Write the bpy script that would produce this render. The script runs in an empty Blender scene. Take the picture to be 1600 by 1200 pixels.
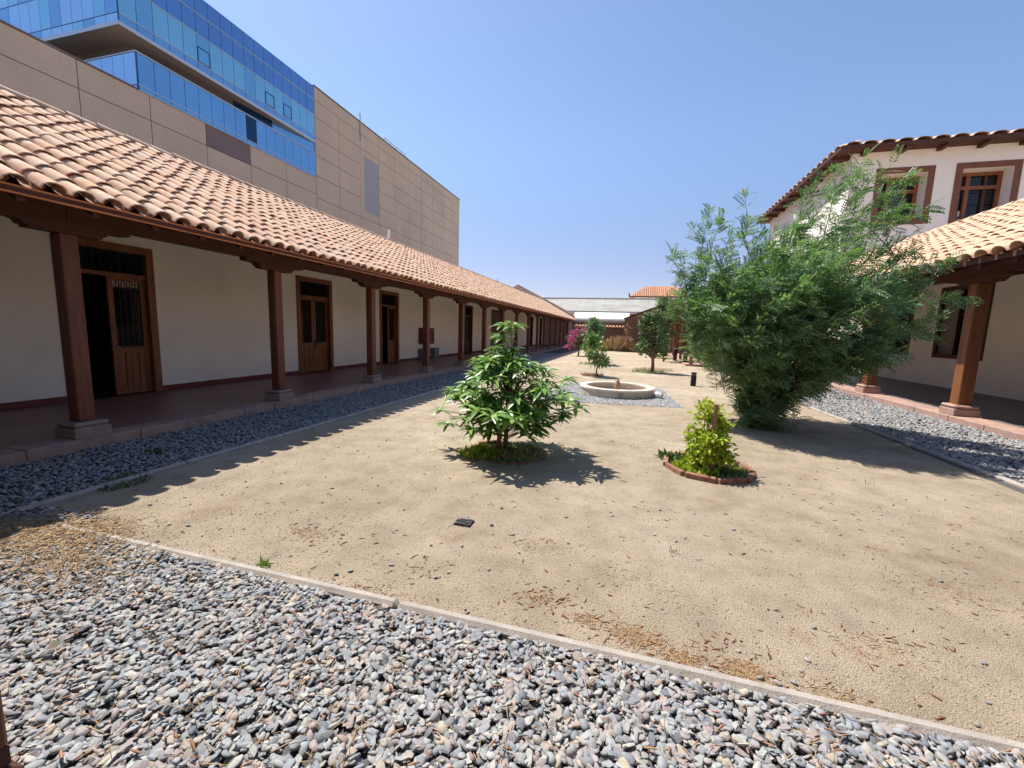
import bpy, bmesh, math, random
import numpy as np
from mathutils import Vector, Matrix, Euler
random.seed(7); RNG = np.random.default_rng(7)
scn = bpy.context.scene
COL = scn.collection

# ------------------------------------------------------------------ camera
YAW, PIT, ROL, FPX, EYE = .2732, .129, .0307, 647.65, 1.6
cy, sy = math.cos(YAW), math.sin(YAW)
fwd = Vector((-sy*math.cos(PIT), cy*math.cos(PIT), -math.sin(PIT)))
rgt = Vector((cy, sy, 0)); upv = rgt.cross(fwd)
r2 = rgt*math.cos(ROL)+upv*math.sin(ROL); u2 = -rgt*math.sin(ROL)+upv*math.cos(ROL)
cam = bpy.data.cameras.new('camera'); camo = bpy.data.objects.new('camera', cam); COL.objects.link(camo)
m3 = Matrix((r2, u2, -fwd)).transposed()
camo.matrix_world = Matrix.Translation((0, 0, EYE)) @ m3.to_4x4()
cam.sensor_fit = 'HORIZONTAL'; cam.sensor_width = 36; cam.lens = FPX/1600*36
cam.clip_start = .05; cam.clip_end = 3000
scn.camera = camo

# ------------------------------------------------------------------ light
SUN = Vector((-.5, .25, 1)).normalized()
EL = math.asin(SUN.z); AZ = math.atan2(SUN.x, SUN.y)      # azimuth clockwise from +Y
w = bpy.data.worlds.new('World'); scn.world = w; w.use_nodes = True
nt = w.node_tree; bg = nt.nodes['Background']
sky = nt.nodes.new('ShaderNodeTexSky'); sky.sky_type = 'NISHITA'; sky.sun_disc = False
sky.sun_elevation = EL; sky.sun_rotation = AZ
sky.air_density = 1.0; sky.dust_density = .7; sky.ozone_density = 2.6; sky.altitude = 500
# the real sky of the day is hazier and less bright towards the whole horizon than the model's
tcw = nt.nodes.new('ShaderNodeTexCoord'); sx = nt.nodes.new('ShaderNodeSeparateXYZ'); nt.links.new(tcw.outputs['Generated'], sx.inputs[0])
hr = nt.nodes.new('ShaderNodeValToRGB'); hr.color_ramp.interpolation = 'EASE'; nt.links.new(sx.outputs[2], hr.inputs[0])
hr.color_ramp.elements[0].position = .02; hr.color_ramp.elements[0].color = (.76, .64, .70, 1)
hr.color_ramp.elements[1].position = .42; hr.color_ramp.elements[1].color = (1, 1, 1, 1)
e0 = hr.color_ramp.elements.new(.0); e0.color = (.60, .66, .86, 1); hr.color_ramp.elements[1].position = .09
hm = nt.nodes.new('ShaderNodeMix'); hm.data_type = 'RGBA'; hm.blend_type = 'MULTIPLY'; hm.inputs[0].default_value = 1
nt.links.new(sky.outputs[0], hm.inputs[6]); nt.links.new(hr.outputs[0], hm.inputs[7])
nt.links.new(hm.outputs[2], bg.inputs[0]); bg.inputs[1].default_value = .135
sl = bpy.data.lights.new('sun', 'SUN'); sl.energy = 5.0; sl.angle = math.radians(.5); sl.color = (1, .94, .85)
so = bpy.data.objects.new('sun', sl); COL.objects.link(so); so.location = (-20, 10, 40)
so.rotation_euler = SUN.to_track_quat('Z', 'Y').to_euler()
scn.view_settings.view_transform = 'Standard'; scn.view_settings.look = 'None'
scn.view_settings.exposure = .52; scn.view_settings.gamma = 1
scn.view_settings.use_curve_mapping = False

# ------------------------------------------------------------------ materials
def mat(name, base, rough=.8, var=.0, vscale=3., bump=0., bscale=60., island=None, stretch=None,
        second=None, sscale=.6, spec=.3, metal=0., transl=0., objrand=False, fine=0., fscale=120.):
    m = bpy.data.materials.new(name); m.use_nodes = True
    n = m.node_tree.nodes; L = m.node_tree.links; b = n['Principled BSDF']
    b.inputs['Roughness'].default_value = rough; b.inputs['Specular IOR Level'].default_value = spec
    b.inputs['Metallic'].default_value = metal
    tc = n.new('ShaderNodeTexCoord'); geo = n.new('ShaderNodeNewGeometry')
    vec = geo.outputs['Position']
    if stretch:
        mp = n.new('ShaderNodeMapping'); mp.inputs['Scale'].default_value = stretch
        L.new(vec, mp.inputs[0]); vec = mp.outputs[0]
    def noise(sc, det=5):
        t = n.new('ShaderNodeTexNoise'); t.inputs['Scale'].default_value = sc; t.inputs['Detail'].default_value = det
        L.new(vec, t.inputs['Vector']); return t.outputs['Fac']
    def mix(a, bb, f, typ='MIX'):
        x = n.new('ShaderNodeMix'); x.data_type = 'RGBA'; x.blend_type = typ
        for s, v in ((6, a), (7, bb)):
            if isinstance(v, (tuple, list)): x.inputs[s].default_value = (*v[:3], 1)
            else: L.new(v, x.inputs[s])
        if isinstance(f, float): x.inputs[0].default_value = f
        else: L.new(f, x.inputs[0])
        return x.outputs[2]
    def ramp(src, stops, interp='LINEAR'):
        r = n.new('ShaderNodeValToRGB'); r.color_ramp.interpolation = interp
        el = r.color_ramp.elements
        while len(el) < len(stops): el.new(.5)
        for e, (p, c) in zip(el, stops):
            e.position = p; e.color = (*c, 1) if len(c) == 3 else c
        L.new(src, r.inputs[0]); return r.outputs[0]
    col = base
    if island:
        src = geo.outputs['Random Per Island']
        if objrand:
            oi = n.new('ShaderNodeObjectInfo'); ad = n.new('ShaderNodeMath'); ad.operation = 'ADD'
            L.new(src, ad.inputs[0]); L.new(oi.outputs['Random'], ad.inputs[1])
            fr = n.new('ShaderNodeMath'); fr.operation = 'FRACT'; L.new(ad.outputs[0], fr.inputs[0]); src = fr.outputs[0]
        k = len(island)
        col = ramp(src, [(i/max(1, k-1), c) for i, c in enumerate(island)])
    if second:
        f = ramp(noise(sscale, 6), [(.38, (0, 0, 0)), (.66, (1, 1, 1))])
        col = mix(col, second, f)
    if var:
        f = ramp(noise(vscale, 6), [(.25, (1-var,)*3), (.75, (1+var,)*3)])
        col = mix(col, f, 1.0, 'MULTIPLY')
    if fine:
        f = ramp(noise(fscale, 3), [(.3, (1-fine,)*3), (.7, (1+fine,)*3)])
        col = mix(col, f, 1.0, 'MULTIPLY')
    if isinstance(col, (tuple, list)): b.inputs['Base Color'].default_value = (*col[:3], 1)
    else: L.new(col, b.inputs['Base Color'])
    if bump:
        bp = n.new('ShaderNodeBump'); bp.inputs['Strength'].default_value = bump; bp.inputs['Distance'].default_value = .01
        L.new(noise(bscale, 4), bp.inputs['Height']); L.new(bp.outputs[0], b.inputs['Normal'])
    if transl:
        out = n['Material Output']; tr = n.new('ShaderNodeBsdfTranslucent'); ms = n.new('ShaderNodeMixShader')
        ms.inputs[0].default_value = transl
        if isinstance(col, (tuple, list)): tr.inputs[0].default_value = (*col[:3], 1)
        else:
            c2 = mix(col, (1.0, 1.15, .5), 1.0, 'MULTIPLY'); L.new(c2, tr.inputs[0])
        L.new(b.outputs[0], ms.inputs[1]); L.new(tr.outputs[0], ms.inputs[2]); L.new(ms.outputs[0], out.inputs[0])
    return m

def sand_material():
    m = bpy.data.materials.new('sandy_earth'); m.use_nodes = True
    n = m.node_tree.nodes; L = m.node_tree.links; b = n['Principled BSDF']
    b.inputs['Roughness'].default_value = .95; b.inputs['Specular IOR Level'].default_value = .1
    g = n.new('ShaderNodeNewGeometry')
    def noise(sc, det=6, ro=.6):
        t = n.new('ShaderNodeTexNoise'); t.inputs['Scale'].default_value = sc; t.inputs['Detail'].default_value = det
        t.inputs['Roughness'].default_value = ro; L.new(g.outputs['Position'], t.inputs['Vector']); return t.outputs['Fac']
    def ramp(src, stops):
        r = n.new('ShaderNodeValToRGB'); el = r.color_ramp.elements
        while len(el) < len(stops): el.new(.5)
        for e, (p, c) in zip(el, stops): e.position = p; e.color = (*c, 1)
        L.new(src, r.inputs[0]); return r.outputs[0]
    def mix(a, bb, f, typ='MIX'):
        x = n.new('ShaderNodeMix'); x.data_type = 'RGBA'; x.blend_type = typ
        for s, v in ((6, a), (7, bb)):
            if isinstance(v, tuple): x.inputs[s].default_value = (*v, 1)
            else: L.new(v, x.inputs[s])
        if isinstance(f, float): x.inputs[0].default_value = f
        else: L.new(f, x.inputs[0])
        return x.outputs[2]
    big = ramp(noise(.45), [(.28, (.37, .295, .208)), (.42, (.45, .365, .265)), (.56, (.495, .405, .302)), (.72, (.60, .51, .395))])
    mid = ramp(noise(3.2), [(.30, (.80, .79, .78)), (.5, (.98, .98, .98)), (.70, (1.14, 1.14, 1.13))])
    c = mix(big, mid, 1.0, 'MULTIPLY')
    fine = ramp(noise(95, 4, .7), [(.30, (.38, .36, .33)), (.44, (.94, .94, .94)), (.70, (1.26, 1.26, 1.24))])
    c = mix(c, fine, 1.0, 'MULTIPLY')
    red = ramp(noise(1.3, 8, .75), [(.57, (0, 0, 0)), (.70, (.55, .55, .55))])
    c = mix(c, (.31, .175, .10), red)
    L.new(c, b.inputs['Base Color'])
    bp = n.new('ShaderNodeBump'); bp.inputs['Strength'].default_value = 1.0; bp.inputs['Distance'].default_value = .024
    ad = n.new('ShaderNodeMath'); ad.operation = 'MULTIPLY_ADD'; ad.inputs[1].default_value = .9
    L.new(noise(130, 3), ad.inputs[0]); sc_ = n.new('ShaderNodeMath'); sc_.operation = 'MULTIPLY'; sc_.inputs[1].default_value = .42; L.new(noise(46, 5, .7), sc_.inputs[0]); L.new(sc_.outputs[0], ad.inputs[2])
    L.new(ad.outputs[0], bp.inputs['Height']); L.new(bp.outputs[0], b.inputs['Normal'])
    return m

M = {}
M['sand'] = sand_material()
M['grit'] = mat('grit', (.4, .3, .2), .95, island=[(.20, .15, .105), (.40, .32, .235), (.50, .42, .32), (.30, .235, .17), (.44, .39, .33)], spec=.1)
M['gravel_base'] = mat('gravel_base', (.10, .095, .095), .95, var=.3, vscale=30, bump=.6, bscale=40)
PEB = [(0.163, 0.171, 0.194), (0.289, 0.306, 0.329), (0.226, 0.248, 0.279), (0.371, 0.374, 0.36), (0.299, 0.243, 0.243), (0.317, 0.342, 0.338), (0.19, 0.203, 0.23), (0.461, 0.451, 0.414), (0.289, 0.302, 0.333), (0.371, 0.288, 0.243), (0.249, 0.261, 0.284), (0.357, 0.374, 0.378), (0.425, 0.369, 0.288), (0.308, 0.275, 0.284)]
M['pad_base'] = mat('pad_base', (.36, .355, .35), .95, var=.3, vscale=30, bump=.6, bscale=40)
M['pebble'] = mat('pebble', (.4, .4, .4), .75, island=PEB, var=.18, vscale=45, spec=.25)
M['pebble_pale'] = mat('pebble_pale', (.4, .4, .4), .8, island=[(.42, .41, .40), (.58, .57, .55), (.50, .49, .48), (.36, .36, .37)], spec=.2)
M['concrete'] = mat('concrete', (.50, .45, .40), .9, var=.15, vscale=5, bump=.4, bscale=90, fine=.15)
M['kerb_concrete'] = mat('kerb_concrete', (.37, .33, .295), .9, var=.2, vscale=7, bump=.4, bscale=120, fine=.15)
M['pink_stone'] = mat('pink_stone', (.44, .27, .21), .85, var=.22, vscale=6, bump=.35, bscale=50, second=(.36, .25, .22), sscale=2.5, fine=.12)
M['red_floor'] = mat('red_floor', (.25, .125, .11), .45, var=.16, vscale=2, second=(.28, .16, .145), sscale=1.2, fine=.1, spec=.4)
M['grey_floor'] = mat('grey_floor', (.20, .165, .155), .6, var=.2, vscale=3, fine=.15, fscale=30)
M['base_stone'] = mat('base_stone', (.34, .25, .21), .85, var=.2, vscale=9, bump=.4, bscale=60, fine=.15)
M['plaster'] = mat('plaster', (.94, .885, .79), .9, var=.07, vscale=1.0, bump=.25, bscale=14, second=(.90, .835, .735), sscale=.8)
M['plaster_white'] = mat('plaster_white', (.90, .84, .775), .9, var=.04, vscale=1.5, bump=.15, bscale=14)
M['surround'] = mat('brown_surround', (.20, .082, .055), .7, var=.15, vscale=3)
M['skirting'] = mat('skirting', (.20, .058, .05), .7, var=.15, vscale=5)
M['wood_post'] = mat('wood_post', (.165, .048, .026), .55, var=.30, vscale=2.2, stretch=(14, 14, 1.0), second=(.18, .064, .034), sscale=.5, bump=.25, bscale=4, spec=.35)
M['wood_amber'] = mat('wood_amber', (.25, .098, .036), .5, var=.22, vscale=2.2, stretch=(14, 14, 1.0), second=(.20, .074, .028), sscale=.5, bump=.25, bscale=4, spec=.35)
M['wood_beam'] = mat('wood_beam', (.085, .030, .018), .65, var=.3, vscale=2.0, stretch=(12, 1.2, 12), bump=.25, bscale=4)
M['wood_fascia'] = mat('wood_fascia', (.74, .25, .085), .6, var=.3, vscale=2.0, stretch=(12, .9, 12), second=(.58, .19, .07), sscale=.7, bump=.25, bscale=4)
M['wood_door'] = mat('wood_door', (.26, .092, .034), .5, var=.25, vscale=2.5, stretch=(12, 12, 1.2), second=(.20, .066, .026), sscale=.6, bump=.2, bscale=4, spec=.4)
M['wood_dark'] = mat('wood_dark', (.085, .036, .024), .6, var=.25, vscale=2.2, stretch=(12, 12, 1.2))
M['wood_grey'] = mat('wood_grey', (.20, .155, .135), .8, var=.15, vscale=2.2, stretch=(12, 12, 1.))
M['wood_pale'] = mat('wood_pale', (.30, .17, .105), .8, var=.25, vscale=3, stretch=(20, 20, 1.5))
TILE = [(0.594, 0.338, 0.214), (0.661, 0.395, 0.254), (0.699, 0.439, 0.295), (0.504, 0.316, 0.207), (0.609, 0.338, 0.217), (0.654, 0.432, 0.281), (0.721, 0.468, 0.315), (0.624, 0.388, 0.247), (0.684, 0.403, 0.261), (0.564, 0.388, 0.261), (0.639, 0.359, 0.234), (0.669, 0.475, 0.342)]
M['tile'] = mat('clay_tile', (.55, .35, .25), .85, island=TILE, objrand=True, var=.14, vscale=9, bump=.3, bscale=70, second=(.64, .47, .34), sscale=3.5, spec=.15)
M['tile_red'] = mat('clay_tile_red', (.5, .28, .18), .85, island=[(.46, .22, .13), (.56, .30, .19), (.50, .26, .16)], objrand=True, var=.15, vscale=6)
M['pan'] = mat('pan_tile', (.36, .19, .125), .9, var=.2, vscale=6)  # darker than the cover tiles: shade of the hollows put into the colour
M['iron'] = mat('black_iron', (.02, .02, .022), .5, var=.1)
M['black_plastic'] = mat('black_plastic', (.018, .018, .02), .45, var=.1)
M['pane_dark'] = mat('dark_pane', (.012, .012, .014), .02, spec=.5)
M['interior'] = mat('dark_interior', (.03, .025, .022), .9)  # near-black room surfaces: the indoor shade is put into the colour
M['panel'] = mat('brown_panel', (.55, .445, .345), .75, var=.06, vscale=.7, second=(.50, .405, .325), sscale=.25, fine=.05, fscale=8, objrand=False)
M['panel_dark'] = mat('dark_panel', (.19, .15, .15), .75, var=.08, vscale=.6)
M['joint'] = mat('panel_joint', (.13, .09, .07), .9)
def glassy(name, col, rough=.12, metal=.65):
    return mat(name, col, rough, var=.06, vscale=.5, metal=metal, spec=.5)
M['glass_blue'] = glassy('blue_glass', (.20, .44, .72))
M['glass_deep'] = glassy('deep_blue_glass', (.15, .32, .63))
M['glass_teal'] = glassy('teal_glass', (.26, .58, .76), .1)
M['glass_teal_b'] = glassy('teal_glass_b', (.21, .50, .73), .1)
M['glass_sky_lit'] = glassy('sky_lit_blue_glass', (.36, .60, .86), .1)  # paler copy for the end face, brighter sky reflection put into the colour
M['glass_black'] = glassy('black_glass', (.012, .05, .11), .1, .5)
M['alu'] = mat('aluminium', (.55, .58, .62), .4, metal=.6)
M['mullion'] = mat('dark_mullion', (.06, .14, .30), .4, metal=.4)
M['soffit'] = mat('grey_soffit', (.30, .28, .25), .7, var=.08, vscale=.8)
M['recess_shade'] = mat('shaded_recess', (.14, .125, .11), .8, var=.1, vscale=1.)  # shade under the soffit put into the colour
M['grey_metal'] = mat('grey_metal', (.33, .34, .36), .6, var=.06, vscale=1.)
M['red_paint'] = mat('red_paint', (.20, .03, .022), .5, var=.1)
M['grey_box'] = mat('grey_box', (.18, .20, .21), .5, var=.08)
M['corrugated'] = mat('grey_sheet_roof', (.37, .365, .335), .8, var=.16, vscale=.7, second=(.32, .305, .27), sscale=.4)
M['white_paint'] = mat('white_paint', (.86, .86, .85), .6, var=.03)
M['lilac_wall'] = mat('grey_render', (.52, .46, .47), .9, var=.08, vscale=.8)
M['adobe'] = mat('adobe', (.21, .125, .085), .95, var=.2, vscale=2.5, bump=.5, bscale=12, second=(.17, .10, .07), sscale=.8)
M['fountain'] = mat('cast_stone', (.50, .42, .34), .85, var=.18, vscale=5, bump=.3, bscale=60, fine=.1)
M['fountain_rim'] = mat('pale_cast_stone', (.62, .54, .45), .85, var=.12, vscale=5, bump=.3, bscale=60, fine=.1)
M['terracotta'] = mat('terracotta', (.42, .25, .17), .85, var=.15, vscale=9)
M['brick'] = mat('red_brick', (.38, .155, .09), .9, island=[(.24, .09, .055), (.32, .135, .085), (.28, .115, .07)], objrand=True, var=.25, vscale=14, bump=.5, bscale=60, second=(.30, .19, .14), sscale=7)
M['bark'] = mat('bark', (.20, .13, .09), .95, var=.3, vscale=12, bump=.6, bscale=40)
M['bark_pale'] = mat('pale_bark', (.26, .23, .17), .9, var=.25, vscale=12)
M['leaf_acacia'] = mat('acacia_leaf', (.06, .12, .05), .5, island=[(.085, .185, .075), (.155, .29, .12), (.25, .385, .20), (.11, .235, .10), (.35, .46, .29), (.06, .135, .06), (.20, .30, .12)], transl=.38, spec=.45)
M['leaf_bush'] = mat('bush_leaf', (.06, .13, .03), .35, island=[(.09, .20, .04), (.17, .32, .06), (.28, .43, .09), (.12, .25, .05), (.36, .48, .13)], objrand=True, transl=.25, spec=.55)
M['leaf_yellow'] = mat('yellow_green_leaf', (.2, .3, .03), .5, island=[(.28, .38, .03), (.52, .55, .05), (.40, .47, .04), (.14, .23, .025)], transl=.3)
M['leaf_orange'] = mat('glossy_leaf', (.06, .12, .03), .4, island=[(.10, .20, .045), (.18, .31, .07), (.29, .42, .15), (.07, .14, .035)], transl=.2, spec=.5)
M['leaf_dark'] = mat('dark_leaf', (.04, .08, .03), .5, island=[(.06, .12, .045), (.115, .19, .07), (.17, .25, .11)], transl=.2)
M['leaf_pale'] = mat('pale_leaf', (.15, .2, .1), .5, island=[(.14, .24, .12), (.24, .34, .20), (.11, .20, .10)], transl=.2)
M['pink'] = mat('pink_bract', (.5, .05, .22), .6, island=[(.50, .07, .24), (.64, .16, .40), (.46, .06, .26)], transl=.3)
M['grass'] = mat('green_grass', (.1, .2, .03), .7, island=[(.08, .17, .025), (.15, .26, .04), (.22, .28, .06)], transl=.25)
M['straw'] = mat('dry_straw', (.45, .3, .14), .9, island=[(.40, .28, .14), (.54, .41, .24), (.47, .33, .18), (.30, .18, .09)])
M['litter'] = mat('orange_litter', (.4, .25, .12), .9, island=[(.36, .25, .13), (.45, .34, .21), (.32, .19, .10), (.42, .30, .17)])
M['straw_red'] = mat('dry_red_leaf', (.32, .15, .09), .9, island=[(.30, .12, .07), (.36, .20, .12), (.40, .24, .14)])
M['pod'] = mat('brown_pod', (.16, .055, .03), .7, island=[(.14, .05, .03), (.24, .09, .045), (.10, .04, .025)])

# ------------------------------------------------------------------ mesh tools
WL = {}          # world location of every object that can be a parent
class MB:
    def __init__(s): s.v = []; s.f = []
    def add(s, vs, fs):
        o = len(s.v); s.v.extend(vs); s.f.extend([tuple(i+o for i in f) for f in fs]); return s
    def box(s, x0, x1, y0, y1, z0, z1):
        vs = [(x, y, z) for z in (z0, z1) for y in (y0, y1) for x in (x0, x1)]
        return s.add(vs, [(0, 2, 3, 1), (4, 5, 7, 6), (0, 1, 5, 4), (2, 6, 7, 3), (0, 4, 6, 2), (1, 3, 7, 5)])
    def cbox(s, x0, x1, y0, y1, z0, z1, c=.012):
        bm = bmesh.new(); bmesh.ops.create_cube(bm, size=1)
        for v in bm.verts:
            v.co = ((x0+x1)/2+v.co.x*(x1-x0), (y0+y1)/2+v.co.y*(y1-y0), (z0+z1)/2+v.co.z*(z1-z0))
        bmesh.ops.bevel(bm, geom=bm.edges[:], offset=c, segments=1, affect='EDGES')
        bm.verts.index_update()
        s.add([tuple(v.co) for v in bm.verts], [tuple(v.index for v in f.verts) for f in bm.faces]); bm.free(); return s
    def prism(s, poly, axis, a0, a1):
        """poly of 2D points extruded along axis (0 x,1 y,2 z)"""
        def P(p, a):
            return {0: (a, p[0], p[1]), 1: (p[0], a, p[1]), 2: (p[0], p[1], a)}[axis]
        n = len(poly); vs = [P(p, a0) for p in poly]+[P(p, a1) for p in poly]
        fs = [tuple(range(n))[::-1], tuple(range(n, 2*n))]+[(i, (i+1) % n, n+(i+1) % n, n+i) for i in range(n)]
        return s.add(vs, fs)
    def tube(s, pts, rad, seg=6):
        pts = [Vector(p) for p in pts]; n = len(pts); vs = []; ref = Vector((.31, .17, .93))
        for i, p in enumerate(pts):
            d = (pts[min(i+1, n-1)]-pts[max(i-1, 0)]).normalized()
            a = d.cross(ref)
            if a.length < .05: a = d.cross(Vector((1, 0, 0)))
            a.normalize(); b = d.cross(a); r = rad[i] if isinstance(rad, (list, tuple)) else rad
            for k in range(seg):
                t = 2*math.pi*k/seg; vs.append(tuple(p+a*r*math.cos(t)+b*r*math.sin(t)))
        fs = [(i*seg+k, i*seg+(k+1) % seg, (i+1)*seg+(k+1) % seg, (i+1)*seg+k) for i in range(n-1) for k in range(seg)]
        fs += [tuple(range(seg))[::-1], tuple(range((n-1)*seg, n*seg))]
        return s.add(vs, fs)
    def lathe(s, prof, c, seg=32, ring=False):
        n = len(prof); vs = []
        for r, z in prof:
            for k in range(seg):
                t = 2*math.pi*k/seg; vs.append((c[0]+r*math.cos(t), c[1]+r*math.sin(t), c[2]+z))
        fs = [(i*seg+k, i*seg+(k+1) % seg, (i+1)*seg+(k+1) % seg, (i+1)*seg+k) for i in range(n-1) for k in range(seg)]
        if ring:
            n1 = (n-1)*seg; fs += [(n1+k, n1+(k+1) % seg, (k+1) % seg, k) for k in range(seg)]; return s.add(vs, fs)
        if prof[0][0] > 0: fs.append(tuple(range(seg))[::-1])
        if prof[-1][0] > 0: fs.append(tuple(range((n-1)*seg, n*seg)))
        return s.add(vs, fs)
    def mesh(s, name, at=(0, 0, 0), smooth=False):
        me = bpy.data.meshes.new(name)
        me.from_pydata([(x-at[0], y-at[1], z-at[2]) for x, y, z in s.v], [], s.f)
        if smooth: me.polygons.foreach_set('use_smooth', [True]*len(me.polygons))
        me.update(); return me

def put(name, data, parent=None, at=(0, 0, 0), rot=None, scl=None, **props):
    o = bpy.data.objects.new(name, data); COL.objects.link(o)
    pw = Vector((0, 0, 0))
    if parent: o.parent = parent; pw = WL[parent]
    o.location = Vector(at)-pw
    if rot is not None: o.rotation_euler = rot
    if scl is not None: o.scale = scl
    WL[o] = Vector(at)
    for k, v in props.items(): o[k] = v
    return o
def thing(name, at, label, cat, group=None):
    o = put(name, None, None, at, label=label, category=cat); o.empty_display_size = .2
    if group: o['group'] = group
    return o
def part(name, mb, m, parent=None, at=None, smooth=False, **props):
    at = at if at is not None else (WL[parent] if parent else (0, 0, 0))
    me = mb.mesh(name, at, smooth); me.materials.append(M[m]); return put(name, me, parent, at, **props)
def share(name, me, parent, at, rot=None, scl=None, **props):
    return put(name, me, parent, at, rot, scl, **props)

def npmesh(name, V, F, m, smooth=True):
    """V (n,3) F (k,q) arrays"""
    me = bpy.data.meshes.new(name); q = F.shape[1]
    me.vertices.add(len(V)); me.vertices.foreach_set('co', V.astype(np.float32).ravel())
    me.loops.add(F.size); me.loops.foreach_set('vertex_index', F.astype(np.int32).ravel())
    me.polygons.add(len(F)); me.polygons.foreach_set('loop_start', np.arange(0, F.size, q, dtype=np.int32))
    me.polygons.foreach_set('loop_total', np.full(len(F), q, dtype=np.int32))
    me.polygons.foreach_set('use_smooth', np.full(len(F), smooth))
    me.update(calc_edges=True); me.validate(); me.materials.append(M[m]); return me
def inst(pv, pf, R, T):
    """copies of proto pv,pf by matrices R (n,3,3) and places T (n,3)"""
    pv = np.asarray(pv, float); pf = np.asarray(pf, int); n = len(T)
    V = np.einsum('nij,vj->nvi', R, pv)+T[:, None, :]
    F = pf[None]+(np.arange(n)*len(pv))[:, None, None]
    return V.reshape(-1, 3), F.reshape(-1, pf.shape[1])
def frames(d, up=None, roll=None):
    """rotation matrices whose x axis is d (n,3)"""
    d = d/np.linalg.norm(d, axis=1, keepdims=True)
    u = np.tile([0, 0, 1.], (len(d), 1)) if up is None else up
    y = np.cross(u, d); l = np.linalg.norm(y, axis=1, keepdims=True)
    y = np.where(l < 1e-3, np.array([[0, 1., 0]]), y/np.maximum(l, 1e-3)); z = np.cross(d, y)
    if roll is not None:
        c, s_ = np.cos(roll)[:, None], np.sin(roll)[:, None]; y, z = y*c+z*s_, z*c-y*s_
    return np.stack([d, y, z], axis=2)
def rotz(a):
    R = np.zeros((len(a), 3, 3)); R[:, 0, 0] = np.cos(a); R[:, 0, 1] = -np.sin(a); R[:, 1, 0] = np.sin(a); R[:, 1, 1] = np.cos(a); R[:, 2, 2] = 1; return R
def blob_proto(seg, ring):
    v = [(0, 0, 1)]
    for r in range(1, ring):
        t = math.pi*r/ring
        for k in range(seg):
            a = 2*math.pi*(k+.5*(r % 2))/seg; v.append((math.sin(t)*math.cos(a), math.sin(t)*math.sin(a), math.cos(t)))
    v.append((0, 0, -1)); f = []
    for k in range(seg): f.append((0, 1+k, 1+(k+1) % seg))
    for r in range(ring-2):
        for k in range(seg):
            a, b = 1+r*seg+k, 1+r*seg+(k+1) % seg; c, d = a+seg, b+seg
            f += [(a, c, d), (a, d, b)]
    L_ = len(v)-1; o = 1+(ring-2)*seg
    for k in range(seg): f.append((L_, o+(k+1) % seg, o+k))
    return np.array(v), np.array(f)
def stones(name, xy, size, m, z0=0., seg=7, ring=4, flat=(.35, .6), tilt=.35, stack=.012, kind='stuff', jag=.16, slab=1., smooth=True, **props):
    n = len(xy); pv, pf = blob_proto(seg, ring); pv = pv.copy()
    pv[:, 2] = np.sign(pv[:, 2])*np.abs(pv[:, 2])**slab; h_ = np.maximum(np.linalg.norm(pv[:, :2], axis=1, keepdims=True), 1e-6); pv[:, :2] *= h_**(slab-1)*(h_ > 1e-3)
    S = np.zeros((n, 3, 3)); sx = RNG.uniform(size[0], size[1], n)/2
    S[:, 0, 0] = sx*RNG.uniform(1.0, 1.35, n); S[:, 1, 1] = sx*RNG.uniform(.6, .95, n); S[:, 2, 2] = sx*RNG.uniform(*flat, n)
    a, b = RNG.normal(0, tilt, n), RNG.normal(0, tilt, n)
    Rx = np.zeros((n, 3, 3)); Rx[:, 0, 0] = 1; Rx[:, 1, 1] = np.cos(a); Rx[:, 1, 2] = -np.sin(a); Rx[:, 2, 1] = np.sin(a); Rx[:, 2, 2] = np.cos(a)
    Ry = np.zeros((n, 3, 3)); Ry[:, 1, 1] = 1; Ry[:, 0, 0] = np.cos(b); Ry[:, 0, 2] = np.sin(b); Ry[:, 2, 0] = -np.sin(b); Ry[:, 2, 2] = np.cos(b)
    R = rotz(RNG.uniform(0, 6.28, n)) @ Rx @ Ry @ S
    T = np.column_stack([xy, z0+S[:, 2, 2]*.6+RNG.uniform(0, stack, n)])
    out_ = 1+RNG.uniform(-jag, jag, (n, len(pv), 1))*np.array([1, 1, .35])+RNG.uniform(-.06, .06, (n, len(pv), 3))
    V = np.einsum('nij,nvj->nvi', R, pv[None]*out_)+T[:, None, :]
    F = pf[None]+(np.arange(n)*len(pv))[:, None, None]
    me = npmesh(name, V.reshape(-1, 3), F.reshape(-1, 3), m, smooth)
    return put(name, me, None, (0, 0, 0), kind=kind, **props)
def rect_pts(n, x0, x1, y0, y1):
    return np.column_stack([RNG.uniform(x0, x1, n), RNG.uniform(y0, y1, n)])

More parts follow.
